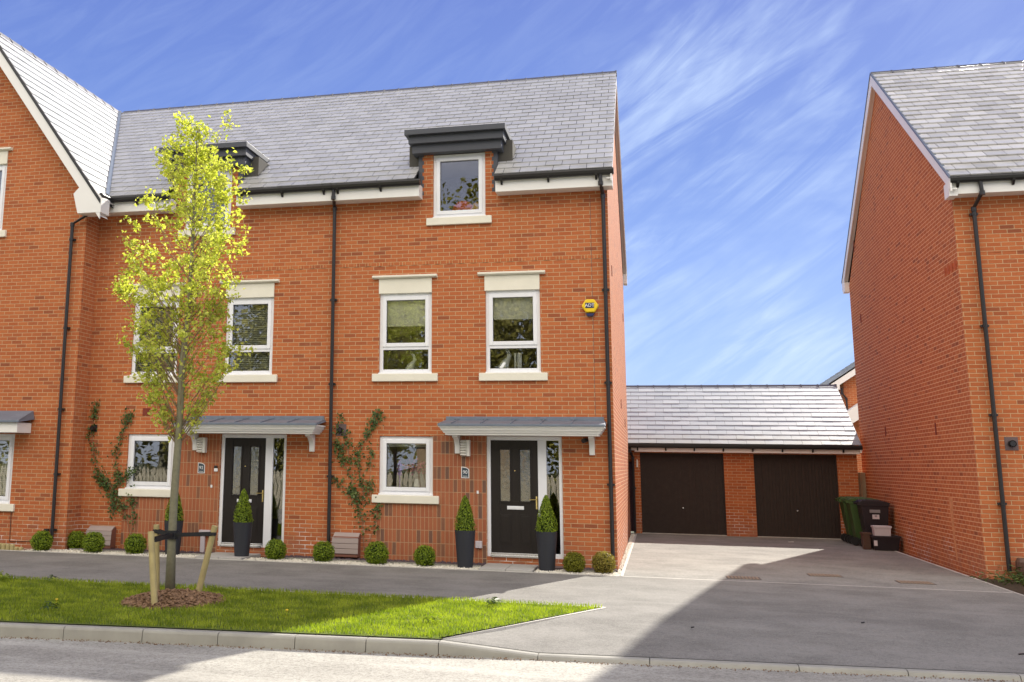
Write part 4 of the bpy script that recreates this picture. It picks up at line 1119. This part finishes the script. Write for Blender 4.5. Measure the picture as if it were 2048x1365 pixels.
while len(C) < 235:
    if cnt < len(tips): ox, z = tips[cnt]; dep = random.uniform(-.15, .15)
    else:
        z = random.triangular(1.9, 6.5, 4.0) if random.random() < .72 else random.uniform(4.9, 6.3) if random.random() < .55 else random.uniform(2.0, 3.0); L, Rr = np.interp(z, pz, pl), np.interp(z, pz, pr)
        u = random.random(); u = .5 + .5 * math.copysign(abs(2 * u - 1) ** .75, u - .5)
        ox = L + (Rr - L) * u; wd = (Rr - L) / 2; mid = (Rr + L) / 2
        dep = random.uniform(-1, 1) * math.sqrt(max(.05, 1 - ((ox - mid) / max(wd, .1)) ** 2)) * wd * .8
    cnt += 1
    c0 = Vector((-5.38 + ox, -5.95 + dep, z - (.13 if z > 5.9 else 0))); C.append(c0)
    hd = math.hypot(ox, dep); z0 = max(1.75, z - .35 - hd * random.uniform(.7, 1.3)); s0 = trunk_at(z0)
    mid = s0.lerp(c0, .5) + Vector((random.uniform(-.05, .05), random.uniform(-.05, .05), -.10 + random.uniform(-.05, .05)))
    pts = []
    for i in range(8):
        t = i / 7; pts.append((1 - t) ** 2 * s0 + 2 * t * (1 - t) * mid + t * t * c0)
    r0 = .003 + .006 * min(1, hd) * random.uniform(.6, 1.2)
    br.tube(pts, [r0 * (1 - .85 * i / 7) for i in range(8)], 5, cap=False)
    # leaves along the outer half and round the tip
    for t in np.linspace(.45, .95, 5):
        i = int(t * 7); base = pts[i].lerp(pts[min(7, i + 1)], t * 7 - i)
        for _ in range(random.randint(1, 4)):
            leafc.append(base + Vector(rng.normal(0, .05, 3))); leafn.append(rng.normal(0, 1, 3) + np.array((0, 0, .6)))
    nt_ = random.randint(2, 4)
    for _ in range(nt_):
        d = Vector(rng.normal(0, 1, 3)); d.z = abs(d.z) * .9; d.normalize(); e = c0 + d * random.uniform(.08, .22)
        br.tube([c0, c0.lerp(e, .5) + Vector((0, 0, -.01)), e], [.004, .003, .0015], 4, cap=False)
        for _ in range(random.randint(8, 17)):
            q = c0.lerp(e, random.uniform(.1, 1.15)) + Vector(rng.normal(0, .035, 3))
            leafc.append(q); leafn.append(rng.normal(0, 1, 3) + np.array((0, 0, .7)))
br.build('branches', M['twig'], tree)
v, f = leaves(np.array([tuple(q) for q in leafc]), np.array(leafn), .060, .62, .35)
npmesh('crown', v, f, M['leaf'], tree, tone=np.repeat(rng.random(len(leafc)) ** .8, 2))
print('tree leaves', len(leafc))
# stakes and strap
stk = [((-5.09, -7.02, -.19), (-5.245, -6.92, .70), 'front left stake, pale and leaning in, nearest the kerb'),
       ((-5.63, -5.90, -.19), (-5.66, -5.95, .72), 'upright greenish stake behind and left of the trunk'),
       ((-4.98, -6.10, -.19), (-4.76, -6.12, .74), 'stake right of the trunk, leaning outward')]
for a, b, lab in stk:
    m = MB(); m.tube([a, Vector(a).lerp(Vector(b), .5), b], [.040, .040, .038], 14); tag(m.build('tree_stake', M['stake'], smooth=False), lab, 'stake', 'timber stakes round the young tree')
m = MB(); tc = Vector((-5.42, -5.95, .60))
m.lathe([(.071, -.055), (.078, -.055), (.078, .055), (.071, .055)], tc, 20)
def strap_(p, q, w=.05):
    p, q = Vector(p), Vector(q); d = (q - p).normalized(); s = d.cross(Vector((0, 0, 1))).normalized() * .003
    m.obox((p + q) / 2, (q - p) / 2, s, Vector((0, 0, w / 2)))
for b in ((-5.225, -6.90, .60), (-5.655, -5.945, .64), (-4.785, -6.118, .64)):
    dvec = (Vector(b) - tc); dvec.z = 0; dvec.normalize(); sd = Vector((-dvec.y, dvec.x, 0))
    strap_(tc + dvec * .05 + sd * .03, Vector(b) + sd * .038); strap_(tc + dvec * .05 - sd * .03, Vector(b) - sd * .038)
    m.lathe([(.042, -.02), (.047, -.02), (.047, .02), (.042, .02)], b, 14)
tag(m.build('tree_tie', M['strap']), 'black rubber strap tying the young trunk to its three stakes', 'tree tie')

# ------------------------------------------------------------------ box balls and potted cones
def ball_mesh(parent, r, mat, core=M['boxcore'], n=3000, squash=.93):
    m = MB()
    bm = bmesh.new(); bmesh.ops.create_icosphere(bm, subdivisions=3, radius=r * .86)
    for v in bm.verts: v.co *= 1 + .04 * math.sin(v.co.x * 60) * math.sin(v.co.y * 57 + v.co.z * 41)
    m.add([tuple(v.co + Vector((0, 0, r * squash))) for v in bm.verts], [tuple(x.index for x in f.verts) for f in bm.faces]); bm.free()
    off = root_loc(parent); m.v = [(a + off.x, b + off.y, c + off.z) for a, b, c in m.v]
    m.build('inner_twigs', core, parent)
    d = rng.normal(size=(n, 3)); d /= np.linalg.norm(d, axis=1, keepdims=True); d = d[d[:, 2] > -.8]
    bumpy = 1 + .05 * np.sin(d[:, 0] * 9 + 1) * np.sin(d[:, 1] * 8) + .03 * np.sin(d[:, 2] * 17)
    c = d * (r * bumpy * rng.uniform(.86, 1.12, len(d)))[:, None] + np.array((0, 0, r * squash)) + np.array(off)
    v, f = leaves(c, d + rng.normal(0, .7, d.shape), .027, .6)
    npmesh('foliage', v, f, mat, parent, tone=np.repeat(rng.random(len(d)), 2))
balls = [(-.672, -.76, .165, 'boxyellow', 'yellow clipped box ball just right of door 90'),
         (-.20, -.68, .175, 'boxbronze', 'bronze-brown clipped box ball at the driveway corner of house 90')]
def gball(x, y, r, lab, src=None):
    if src:
        o = copy_tree(src); o.location = (x, y, -.17); s = r / .18; o.scale = (s, s, s); o.rotation_euler = (0, 0, random.uniform(0, 6)); o['label'] = lab; return o
    t = thing('box_ball', (x, y, -.17), lab, 'shrub', 'clipped box balls along the front beds'); ball_mesh(t, .18, M['box']); return t
for x, y, r, mt, lab in balls:
    t = thing('box_ball', (x, y, -.17), lab, 'shrub', 'clipped box balls along the front beds'); ball_mesh(t, r, M[mt], n=3400)
b0 = gball(-3.19, -.75, .18, 'clipped green box ball between the ground-floor window and the left pot of house 90'); b0.scale = (.95, .95, .98)
b1_ = gball(-4.04, -.76, .18, 'clipped green box ball below the left end of the ground-floor window of house 90')
b1_.scale = (1.07,) * 3
for x, y, r, lab, s_ in ((-5.02, -.72, .178, 'clipped green box ball beside the central downpipe, left of the pale meter box', b0),
                     (-5.93, -.68, .178, 'clipped green box ball just right of the white frame of door 92', b1_),
                     (-8.68, -.72, .185, 'clipped green box ball left of the tree stakes, under the window of house 92', b0),
                     (-9.50, -.80, .190, 'clipped green box ball in front of the meter box of house 92', b1_),
                     (-10.15, -.30, .175, 'clipped green box ball tucked in the corner right of the left downpipe', b0),
                     (-10.56, -.85, .185, 'clipped green box ball beside the log edging, leftmost of all', b1_)):
    gball(x, y, r, lab, s_)

def potted(x, y, lab, src=None, s=1.0):
    if src: 
        o = copy_tree(src); o.location = (x, y, -.17); o.rotation_euler = (0, 0, random.uniform(0, 6)); o.scale = (1, 1, s); o['label'] = lab; return o
    t = thing('potted_topiary', (x, y, -.17), lab, 'potted plant', 'tall dark pots with clipped cone shrubs by the doors')
    z = -.17; m = MB(); prof = [(0, 0), (.128, 0)]
    for i in range(25):
        q = i / 24; prof.append((.128 + .048 * q + (.0012 if i % 2 else 0), .62 * q))
    prof += [(.172, .62), (.160, .62), (.156, .56), (0, .56)]
    m.lathe(prof, (x, y, z), 40); m.build('pot', M['pot'], t, smooth=False)
    mm = MB(); mm.tube([(x, y, z + .55), (x, y, z + .80)], .012, 8); mm.lathe([(.10, .57), (.135, .66), (.12, .78), (.085, .93), (.045, 1.06), (.0, 1.15)], (x, y, z), 16); mm.build('inner_twigs', M['boxcore'], t)
    n = 3600; h = rng.random(n) ** 1.15; th = rng.uniform(0, 2 * np.pi, n)
    rad = np.interp(h, [0, .12, .35, .6, .8, .93, 1], [.145, .168, .148, .108, .070, .038, .01]) * (1 + .08 * np.sin(th * 5 + h * 9)) * rng.uniform(.80, 1.08, n)
    c = np.stack([x + rad * np.cos(th), y + rad * np.sin(th), z + .575 + h * .62], 1)
    nr = np.stack([np.cos(th), np.sin(th), np.full(n, .5)], 1) + rng.normal(0, .55, (n, 3))
    v, f = leaves(c, nr, .027, .6); npmesh('foliage', v, f, M['box'], t, tone=np.repeat(rng.random(n), 2))
    return t
p0 = potted(-2.50, -.70, 'tall dark pot with clipped cone shrub left of door 90')
potted(-1.13, -.62, 'tall dark pot with clipped cone shrub before the side light of door 90', p0, 1.03)
potted(-6.60, -.62, 'tall dark pot with clipped cone shrub in front of door 92', p0, 1.02)
potted(-7.98, -.60, 'tall dark pot with clipped cone shrub half hidden behind the young tree trunk', p0)

# climbing plants (sparse, along stems)
def climber(label, stems, base, n=14, spread=.055, density=.95):
    t = thing('climbing_plant', base, label, 'climber'); m = MB(); C = []; Nn = []
    for st in stems:
        pts = [Vector((x, -.02 - .015 * (i % 2), z)) for i, (x, z) in enumerate(st)]
        fine = []
        for a, b in zip(pts[:-1], pts[1:]):
            for k in range(6): fine.append(a.lerp(b, k / 6) + Vector((random.uniform(-.012, .012), 0, random.uniform(-.01, .01))))
        fine.append(pts[-1]); m.tube(fine, [.006 * (1 - .7 * i / len(fine)) for i in range(len(fine))], 5, cap=False)
        for i, p in enumerate(fine):
            if p.z < .38: k = 1 if random.random() < .35 else 0
            else: k = int(n * density * random.choice((.1, .3, 1, 1, 1.6)))
            for _ in range(k):
                C.append((p.x + random.gauss(0, spread), -.015 - abs(random.gauss(0, .035)), p.z + random.gauss(0, spread))); Nn.append((random.gauss(0, .5), -1, random.gauss(0, .5) + .3))
    m.build('stem', M['twig'], t)
    v, f = leaves(np.array(C), np.array(Nn), .060, .55); npmesh('leaves', v, f, M['climber'], t, tone=np.repeat(rng.random(len(C)) ** 1.5, 2))
climber('sparse climber on the wall between central downpipe and ground-floor window of house 90',
        [[(-4.45, -.15), (-4.50, .5), (-4.62, .95), (-4.80, 1.4), (-4.98, 1.75), (-5.03, 2.0), (-4.95, 2.45)], [(-4.48, .9), (-4.55, 1.25), (-4.62, 1.7), (-4.45, 2.05), (-4.30, 2.35), (-4.22, 2.45)],
         [(-4.42, -.1), (-4.30, .35), (-4.26, .6), (-4.22, .85)], [(-4.6, .9), (-4.75, 1.05), (-5.02, 1.2)], [(-4.75, 1.5), (-4.82, 1.9), (-4.86, 2.1)], [(-4.40, 1.0), (-4.38, 1.2), (-4.36, 1.9)]], (-4.5, -.03, -.17), n=10)
climber('dark-leaved climber fanning up the wall in the corner of house 92 beside the left downpipe',
        [[(-9.55, .5), (-9.62, 1.0), (-9.95, 1.4), (-10.10, 1.8), (-10.15, 2.2), (-10.05, 2.6)], [(-9.5, .6), (-9.45, 1.1), (-9.58, 1.5), (-9.50, 1.9), (-9.38, 2.3), (-9.30, 2.45)],
         [(-9.15, -.1), (-9.12, .5), (-9.2, .9)], [(-9.7, .95), (-9.85, 1.15), (-10.0, 1.3)], [(-9.1, -.15), (-9.3, .6), (-9.6, .9)], [(-9.6, 1.05), (-9.3, 1.2), (-9.25, 1.35)]], (-9.6, -.03, -.17), n=12)

# log-roll edging
m = MB()
for i in range(14):
    x = -12.2 + i * .095; z = -.045 - .004 * abs(i - 6) - (.04 if i > 11 else 0); m.tube([(x, -.90, -.3), (x, -.90, z - .02), (x, -.90, z)], [.046, .046, .036], 12)
tag(m.build('log_edging', M['stake'], smooth=False), 'low edging of upright half logs at the left edge of the footway', 'edging')

# plants at the right house corner
t = thing('bedding_plant', (6.05, -.1, -.16), 'leafy green and reddish plants by the downpipe of the right-hand house', 'plant')
c = []; nr = []
for i in range(420):
    c.append((random.gauss(6.25, .28), random.gauss(.35, .35), -.15 + abs(random.gauss(0, .09)))); nr.append((random.gauss(0, .6), random.gauss(0, .6), 1))
v, f = leaves(np.array(c), np.array(nr), .10, .22); npmesh('leaves', v, f, M['climber'], t, tone=np.repeat(rng.random(len(c)), 2))
m = MB(); m.lathe([(0, 0), (.07, 0), (.10, .12), (.10, .30), (.07, .36), (.05, .30), (0, .28)], (6.34, .80, -.16), 14); tag(m.build('terracotta_jar', M['binbrown']), 'rusty brown jar standing behind the downpipe of the right-hand house', 'jar')
m = MB(); m.box(6.52, 6.9, .5, .9, -.16, .16); m.box(6.49, 6.93, .47, .93, .16, .19); tag(m.build('white_box', M['paint'], bevel=.01), 'white box at the right edge of the picture, beside the right-hand house', 'box')

# ------------------------------------------------------------------ bins
def bin_(x, y, mat, lab, label_st=False, h=1.05):
    t = thing('wheelie_bin', (x, y, -.168), lab, 'bin', 'wheeled bins against the right-hand gable wall')
    z = -.168; m = MB()
    def ring(hx, hy, zz, cx=0): return [(x + cx - hx, y - hy, zz), (x + cx + hx, y - hy, zz), (x + cx + hx, y + hy, zz), (x + cx - hx, y + hy, zz)]
    rr = [ring(.24, .20, z + .03, .03), ring(.30, .25, z + .55, .01), ring(.345, .275, z + h - .1), ring(.365, .29, z + h - .1), ring(.365, .29, z + h - .04)]
    v = [p for r_ in rr for p in r_]; f = [(0, 3, 2, 1)]
    for i in range(len(rr) - 1):
        for k in range(4): f.append((i * 4 + k, i * 4 + (k + 1) % 4, i * 4 + 4 + (k + 1) % 4, i * 4 + 4 + k))
    m.add(v, f); m.build('body', mat, t, bevel=.02)
    l = MB(); A = [(x - .38, z + h - .04), (x - .38, z + h - .005), (x - .30, z + h + .035), (x + .25, z + h + .015), (x + .39, z + h - .03), (x + .39, z + h - .045)]
    l.prism([(a, b) for a, b in A], 'y', y - .30, y + .30)
    l.prism([(a * 1.0, b + .014) for a, b in [(x - .22, z + h - .0), (x - .20, z + h + .03), (x + .18, z + h + .018), (x + .22, z + h - .0)]], 'y', y - .18, y + .18)
    l.build('lid', mat, t, bevel=.015)
    hd = MB(); hd.tube([(x - .42, y - .26, z + h - .03), (x - .42, y + .26, z + h - .03)], .016, 8)
    for s_ in (-.26, .26): hd.box(x - .43, x - .35, y + s_ - .02, y + s_ + .02, z + h - .08, z + h - .015)
    hd.build('handle', mat, t)
    for s_ in (-.27, .27):
        w = MB(); w.tube([(x - .27, y + s_ - .025, z + .10), (x - .27, y + s_ + .025, z + .10)], .10, 18); w.build('wheel', M['black'], t)
    if label_st:
        s = MB(); s.box(x - .14, x + .12, y - .298, y - .288, z + .80, z + .87); s.build('council_label', M['labelgrey'], t)
        s = MB(); s.box(x - .08, x + .09, y - .296, y - .286, z + .66, z + .76); so = s.build('number_label', M['label'], t)
        text_mesh('label_number', '88', .06, (x + .005, y - .2975, z + .725), (R(90), 0, 0), M['black'], so, .0008)
    return t
bin_(5.38, 9.35, M['bingreen'], 'green wheelie bin farthest back, next to the garage')
bin_(5.38, 8.45, M['bingreen'], 'green wheelie bin in the middle, touching the dark one')
db = bin_(5.44, 7.72, M['bindark'], 'dark wheelie bin with white number label, nearest the camera', True); db.scale = (.84, .9, .98)
def openbox(x0, x1, y0, y1, z0, z1, taper, mat, name, lab, cat, extra=None):
    t = thing(name, ((x0 + x1) / 2, (y0 + y1) / 2, z0), lab, cat); m = MB()
    o = [(x0 + taper, y0 + taper, z0), (x1 - taper, y0 + taper, z0), (x1 - taper, y1 - taper, z0), (x0 + taper, y1 - taper, z0), (x0, y0, z1), (x1, y0, z1), (x1, y1, z1), (x0, y1, z1)]
    w = .02; i_ = [(x0 + w, y0 + w, z1), (x1 - w, y0 + w, z1), (x1 - w, y1 - w, z1), (x0 + w, y1 - w, z1), (x0 + taper + w, y0 + taper + w, z0 + .02), (x1 - taper - w, y0 + taper + w, z0 + .02), (x1 - taper - w, y1 - taper - w, z0 + .02), (x0 + taper + w, y1 - taper - w, z0 + .02)]
    f = [(0, 3, 2, 1)] + [(k, (k + 1) % 4, 4 + (k + 1) % 4, 4 + k) for k in range(4)] + [(4 + k, 4 + (k + 1) % 4, 8 + (k + 1) % 4, 8 + k) for k in range(4)] + [(8 + k, 8 + (k + 1) % 4, 12 + (k + 1) % 4, 12 + k) for k in range(4)] + [(12, 13, 14, 15)]
    m.add(o + i_, f); m.build('body', mat, t, bevel=.006)
    r = MB(); g = .012
    r.box(x0 - g, x1 + g, y0 - g, y0, z1 - .04, z1 - .002); r.box(x0 - g, x1 + g, y1, y1 + g, z1 - .04, z1 - .002); r.box(x0 - g, x0, y0, y1, z1 - .04, z1 - .002); r.box(x1, x1 + g, y0, y1, z1 - .04, z1 - .002)
    r.build('rim', mat, t)
    if extra:
        s = MB(); s.box(x0 + .03, x0 + .10, y0 - .004 + taper * .4, y0 + .02, z0 + .10, z0 + .25); s.build('sticker', M['label'], t)
    return t
openbox(5.22, 5.79, 6.80, 7.16, -.168, .15, .05, M['bindark'], 'recycling_crate', 'low dark recycling crate in front of the bins', 'crate', True)
openbox(5.27, 5.62, 6.84, 7.10, .0, .36, .02, M['lilac'], 'storage_tub', 'pale lilac tub sitting in the dark recycling crate', 'tub')
openbox(5.06, 5.24, 7.02, 7.26, -.168, .20, .02, M['binbrown'], 'food_caddy', 'small brown food caddy left of the recycling crate', 'caddy')

# drain gratings, litter
for (x, y, lab, rot) in ((1.97, -.50, 'rusty drain grating crossing nearest the sunlit patch of driveway', -.05), (3.32, .48, 'rusty drain grating in the middle of the shaded driveway', -.05), (4.55, -.12, 'rusty drain grating nearest the right-hand house', -.05)):
    t = thing('drain_grating', (x, y, -.164), lab, 'drain cover', 'rusty drain gratings in the driveway')
    m = MB(); m.box(x - .26, x + .26, y - .20, y + .20, -.168, -.1625); m.build('frame', M['drainframe'], t)
    m = MB()
    for i in range(9): m.box(x - .24 + i * .054, x - .24 + i * .054 + .034, y - .18, y + .18, -.1624, -.156)
    m.build('grate', M['rust'], t)
for (x, y, s, lab, mat) in ((3.75, 8.6, .06, 'scrap of pale litter on the driveway before the right garage door', 'litter'), (1.0, -6.3, .018, 'dark pebble on the sunlit edge of the driveway apron', 'black'), (2.9, -5.2, .02, 'dark pebble in the shaded driveway apron', 'black'), (4.0, -6.9, .025, 'dark stone at the lower right of the driveway apron', 'black')):
    m = MB(); m.obox((x, y, -.155), (s, 0, .004), (0, s * .5, 0), (0, 0, .007)); tag(m.build('scrap' if mat == 'litter' else 'pebble', M[mat], bevel=.003), lab, 'litter' if mat == 'litter' else 'pebble')

# ------------------------------------------------------------------ things on the window sills
def hare(x, y, z, s, lab):
    m = MB(); P = lambda a, b: (x + a * s, y, z + b * s)
    m.tube([P(-.5, 0), P(-.42, .25), P(-.15, .62), P(.08, .95), P(.12, 1.15), P(.02, 1.25)], [.16 * s, .30 * s, .28 * s, .15 * s, .14 * s, .08 * s], 12)
    m.tube([P(.0, .0), P(.0, .3), P(-.02, .7)], [.06 * s, .07 * s, .12 * s], 8)
    for k in (-.05, .08): m.tube([P(.12 + k, 1.2), P(.0 + k, 1.5), P(-.18 + k, 1.62)], [.04 * s, .06 * s, .02 * s], 8)
    m.tube([P(.1, 1.12), P(.28, 1.08)], [.12 * s, .06 * s], 10)
    tag(m.build('hare_figurine', M['china'], smooth=True), lab, 'figurine')
hare(-3.62, .135, 3.22, .22, 'white china hare on the sill of the left first-floor window of house 90')
hare(-1.86, .135, 3.22, .26, 'pale china hare on the sill of the right first-floor window of house 90')
m = MB()
for k, (dx_, w) in enumerate(((0, .02), (.06, .025), (.10, .02))): m.tube([(-1.72 + dx_, .15, 3.2), (-1.72 + dx_, .15, 3.56)], w, 10)
tag(m.build('candle_holders', M['china']), 'slim white candle holders beside the right-hand china hare', 'ornament')
m = MB()
for z_, r0 in ((0, .17), (.07, .23), (.14, .21), (.20, .15)): m.lathe([(r0 * .6, z_), (r0, z_ + .03), (r0 * .95, z_ + .07), (r0 * .5, z_ + .10), (0, z_ + .105)], (-2.70, .34, 6.20), 20)
m.box(-2.9, -2.42, .2, .45, 6.13, 6.20)
tag(m.build('red_hat', M['red'], smooth=True), 'red soft toy on the sill of the dormer window of house 90', 'toy')
m = MB(); m.lathe([(0, 0), (.09, .02), (.12, .12), (.08, .24), (0, .28)], (-2.42, .24, 6.18), 14); tag(m.build('yellow_toy', M['orange'], smooth=True), 'small orange-yellow toy beside the red one in the dormer window', 'toy')
t = thing('flower_vase', (-3.55, .20, 1.06), 'pink blossom in a vase inside the ground-floor window of house 90', 'flowers')
m = MB(); m.lathe([(0, 0), (.05, 0), (.06, .1), (.035, .22), (0, .22)], (-3.55, .20, 1.06), 14); m.build('vase', M['china'], t, smooth=True)
c = rng.normal(0, 1, (200, 3)) * np.array((.13, .03, .06)) + np.array((-3.58, .22, 1.48)); v, f = leaves(c, rng.normal(0, 1, (200, 3)), .045, .8); npmesh('petals', v, f, M['pink'], t)
m = MB()
for i in range(3): m.box(-3.90, -3.82, .15, .155, 1.34 + i * .08, 1.40 + i * .08)
m.box(-3.87, -3.85, .156, .16, 1.05, 1.6)
tag(m.build('purple_decoration', M['purple']), 'purple paper decoration hanging in the ground-floor window of house 90', 'ornament')
m = MB(); bm = bmesh.new(); bmesh.ops.create_icosphere(bm, subdivisions=2, radius=.028); m.add([tuple(v.co + Vector((-1.42, 1.4, 4.20))) for v in bm.verts], [tuple(x.index for x in f.verts) for f in bm.faces]); bm.free()
tag(m.build('pendant_bulb', M['lampglow'], smooth=True), 'small lit bulb inside the right first-floor window of house 90', 'lamp')

# ------------------------------------------------------------------ across the road, behind the camera (seen in the glass)
def crown_tree(x, y, h, w, lab, src=None):
    if src: 
        o = copy_tree(src); o.location = (x, y, -.3); o.scale = (w, w, h); o.rotation_euler = (0, 0, random.uniform(0, 6)); o['label'] = lab; return o
    t = thing('woodland_tree', (x, y, -.3), lab, 'tree', 'woodland trees across the road'); m = MB()
    m.tube([(x, y, -.4), (x + .1, y, 4), (x - .1, y, 9)], [.28, .2, .06], 9); m.build('trunk', M['bark'], t)
    n = 11000; d = rng.normal(size=(n, 3)); d /= np.linalg.norm(d, axis=1, keepdims=True); r = rng.random(n) ** .4
    lump = 1 + .25 * np.sin(d[:, 0] * 5 + 2) * np.sin(d[:, 1] * 6) + .2 * np.sin(d[:, 2] * 7 + d[:, 0] * 5)
    c = d * (r * lump)[:, None] * np.array((3.1, 2.9, 8.3)) + np.array((x, y, 8.0))
    v, f = leaves(c, d + rng.normal(0, .7, d.shape), .30, .7); npmesh('crown', v, f, M['treeline'], t, tone=np.repeat(rng.random(n), 2)); return t
tr0 = crown_tree(-3.5, -33, 1, 1, 'tall woodland tree opposite the middle of the terrace, across the road')
for i, (x, y, h, w, lab) in enumerate(((-8, -34, .95, 1.05, 'woodland tree across the road opposite house 92'), (-13, -32, 1.05, 1.1, 'woodland tree across the road opposite the gabled house'), (.8, -34, .92, 1.1, 'woodland tree across the road opposite door 90'),
      (5.5, -33, 1.0, 1.15, 'woodland tree across the road opposite the driveway'), (11, -34, .95, 1.1, 'woodland tree across the road opposite the right-hand house'), (-18.5, -34, .9, 1.2, 'woodland tree across the road opposite the log edging'), (-25, -33, 1.0, 1.2, 'woodland tree across the road beyond the gabled house'), (-32, -34, .9, 1.3, 'woodland tree across the road at the far left of the row'), (-39, -33, 1, 1.3, 'outermost woodland tree at the left across the road'))):
    crown_tree(x, y, h, w, lab, tr0)
t = thing('picket_fence', (-4, -23, -.3), 'weathered picket fence across the road', 'fence')
m = MB()
for i in range(230):
    x = -35 + i * .19; m.prism([(x, -.4), (x + .14, -.4), (x + .14, 1.10), (x + .07, 1.22), (x, 1.10)], 'y', -23, -22.975)
m.build('pickets', M['picket'], t); m = MB(); m.box(-35, 8.7, -23.06, -23.0, .05, .15); m.box(-35, 8.7, -23.06, -23.0, .8, .9); m.build('rails', M['picket'], t)
m = MB(); m.box(-9, -5.2, -27, -24.5, -.4, 2.3); m.prism([(-27.2, 2.3), (-25.75, 3.1), (-24.3, 2.3)], 'x', -9.1, -5.1); tag(m.build('garden_shed', M['fence']), 'timber garden shed behind the picket fence across the road', 'shed')

# ------------------------------------------------------------------ sky and light
w = bpy.data.worlds.new('World'); SC.world = w; w.use_nodes = True; nt = w.node_tree; nt.nodes.clear(); h = N(nt)
out = nt.nodes.new('ShaderNodeOutputWorld'); bg = nt.nodes.new('ShaderNodeBackground'); nt.links.new(bg.outputs[0], out.inputs[0])
sun_dir = Vector((.53, 1.39, 1.0)).normalized()
elev = math.asin(sun_dir.z); az = math.atan2(sun_dir.x, sun_dir.y)
sky = nt.nodes.new('ShaderNodeTexSky'); sky.sky_type = 'NISHITA'; sky.sun_disc = False; sky.sun_elevation = elev; sky.sun_rotation = az
sky.air_density = 1.0; sky.dust_density = .6; sky.ozone_density = 2.5
tc = nt.nodes.new('ShaderNodeTexCoord'); dx_, dy_, dz_ = h.sep(tc.outputs['Generated'])
azn = h.math('ARCTAN2', dx_, dy_); eln = h.math('ARCSINE', dz_)
vec = h.comb(azn, eln, 0.0)
def streak(rot, sc, scale, detail, dist, loc=(0, 0, 0)):
    return h.noise(scale, detail, .62, h.mapping(h.mapping(vec, (1, 1, 1), (0, 0, -rot), loc), sc), dist)
wide = streak(R(24), (1.6, 3.6, 1), 1.5, 5, .6, (.35, .1, 0))
wisp = streak(R(33), (2.4, 13, 1), 2.0, 9, 1.2, (.8, .3, 0))
fib = streak(R(36), (4, 40, 1), 2.2, 5, .6, (0, .7, 0))
da = h.math('MULTIPLY', h.math('SUBTRACT', azn, .02), .7); de = h.math('MULTIPLY', h.math('SUBTRACT', eln, .17), 1.2)
dist = h.math('SQRT', h.math('ADD', h.math('MULTIPLY', da, da), h.math('MULTIPLY', de, de)))
side = h.math('SUBTRACT', .14, h.math('MINIMUM', dist, .45))
mask = h.ramp(h.math('ADD', wide, h.math('MULTIPLY', side, .75)), [(.40, (0, 0, 0)), (.60, (1, 1, 1))])
cl = h.math('MULTIPLY', mask, h.ramp(h.math('ADD', h.math('MULTIPLY', wisp, .72), h.math('MULTIPLY', fib, .28)), [(.40, (.05, .05, .05)), (.62, (1, 1, 1))]))
cl = h.math('ADD', cl, h.math('MULTIPLY', h.math('MAXIMUM', h.math('SUBTRACT', wisp, .42), 0.0), .45))
nish = h.mix(1.0, sky.outputs[0], (.004, .0042, .005, 1), 'MULTIPLY')
grad = h.ramp(dz_, [(0.0, (.15, .21, .335)), (.10, (.112, .168, .31)), (.28, (.060, .098, .235)), (.45, (.047, .072, .200)), (1, (.03, .05, .16))])
skyc = h.mix(1.0, grad, nish, 'ADD')
skyc = h.mix(h.math('MINIMUM', h.math('MULTIPLY', cl, .74), .85), skyc, (.245, .30, .385, 1))
# warm white glow added to the unseen sky behind the camera, filling the facades
fill_glow = h.math('MULTIPLY', h.ramp(dz_, [(.27, (.25, .25, .25)), (.42, (1, 1, 1))]), h.ramp(h.math('ADD', h.math('MULTIPLY', dy_, -1.0), h.math('MULTIPLY', h.math('SUBTRACT', h.noise(2.5, 5, .6, tc.outputs['Generated']), .5), .5)), [(.02, (0, 0, 0)), (.40, (1, 1, 1))]))
skyc = h.mix(h.math('MULTIPLY', fill_glow, .9), skyc, (.98, .90, .79, 1))
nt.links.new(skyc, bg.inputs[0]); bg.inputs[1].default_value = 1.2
sd = bpy.data.lights.new('sun', 'SUN'); sd.energy = 3.4; sd.angle = R(.55); sd.color = (1, .94, .84)
so = bpy.data.objects.new('sun', sd); COL.objects.link(so); so.rotation_euler = sun_dir.to_track_quat('Z', 'Y').to_euler(); so.location = (20, 40, 30)

# ------------------------------------------------------------------ camera
P = [.6571, -18.6019, 1.5589, -.2688, .1849, .0153, 2059.343, -141.898, -286.28]
cam = bpy.data.cameras.new('camera'); co = bpy.data.objects.new('camera', cam); COL.objects.link(co); SC.camera = co
yaw, pitch, roll = P[3:6]
cy, sy, cp, sp, cr, sr = math.cos(yaw), math.sin(yaw), math.cos(pitch), math.sin(pitch), math.cos(roll), math.sin(roll)
f = Vector((sy * cp, cy * cp, sp)); r = Vector((cy, -sy, 0)); u = r.cross(f)
r2 = cr * r + sr * u; u2 = -sr * r + cr * u
mat = Matrix((r2, u2, -f)).transposed().to_4x4(); mat.translation = Vector(P[:3]); co.matrix_world = mat
cam.sensor_width = 36; cam.lens = P[6] / 2048 * 36
cam.shift_x = -P[8] / 2048; cam.shift_y = P[7] / 2048
cam.clip_end = 1500; cam.clip_start = .05
SC.view_settings.view_transform = 'Standard'; SC.view_settings.look = 'None'; SC.view_settings.gamma = 1
SC.view_settings.exposure = 1.35
SC.render.resolution_x = 1024; SC.render.resolution_y = 682
SC.cycles.max_bounces = 8; SC.cycles.transparent_max_bounces = 12
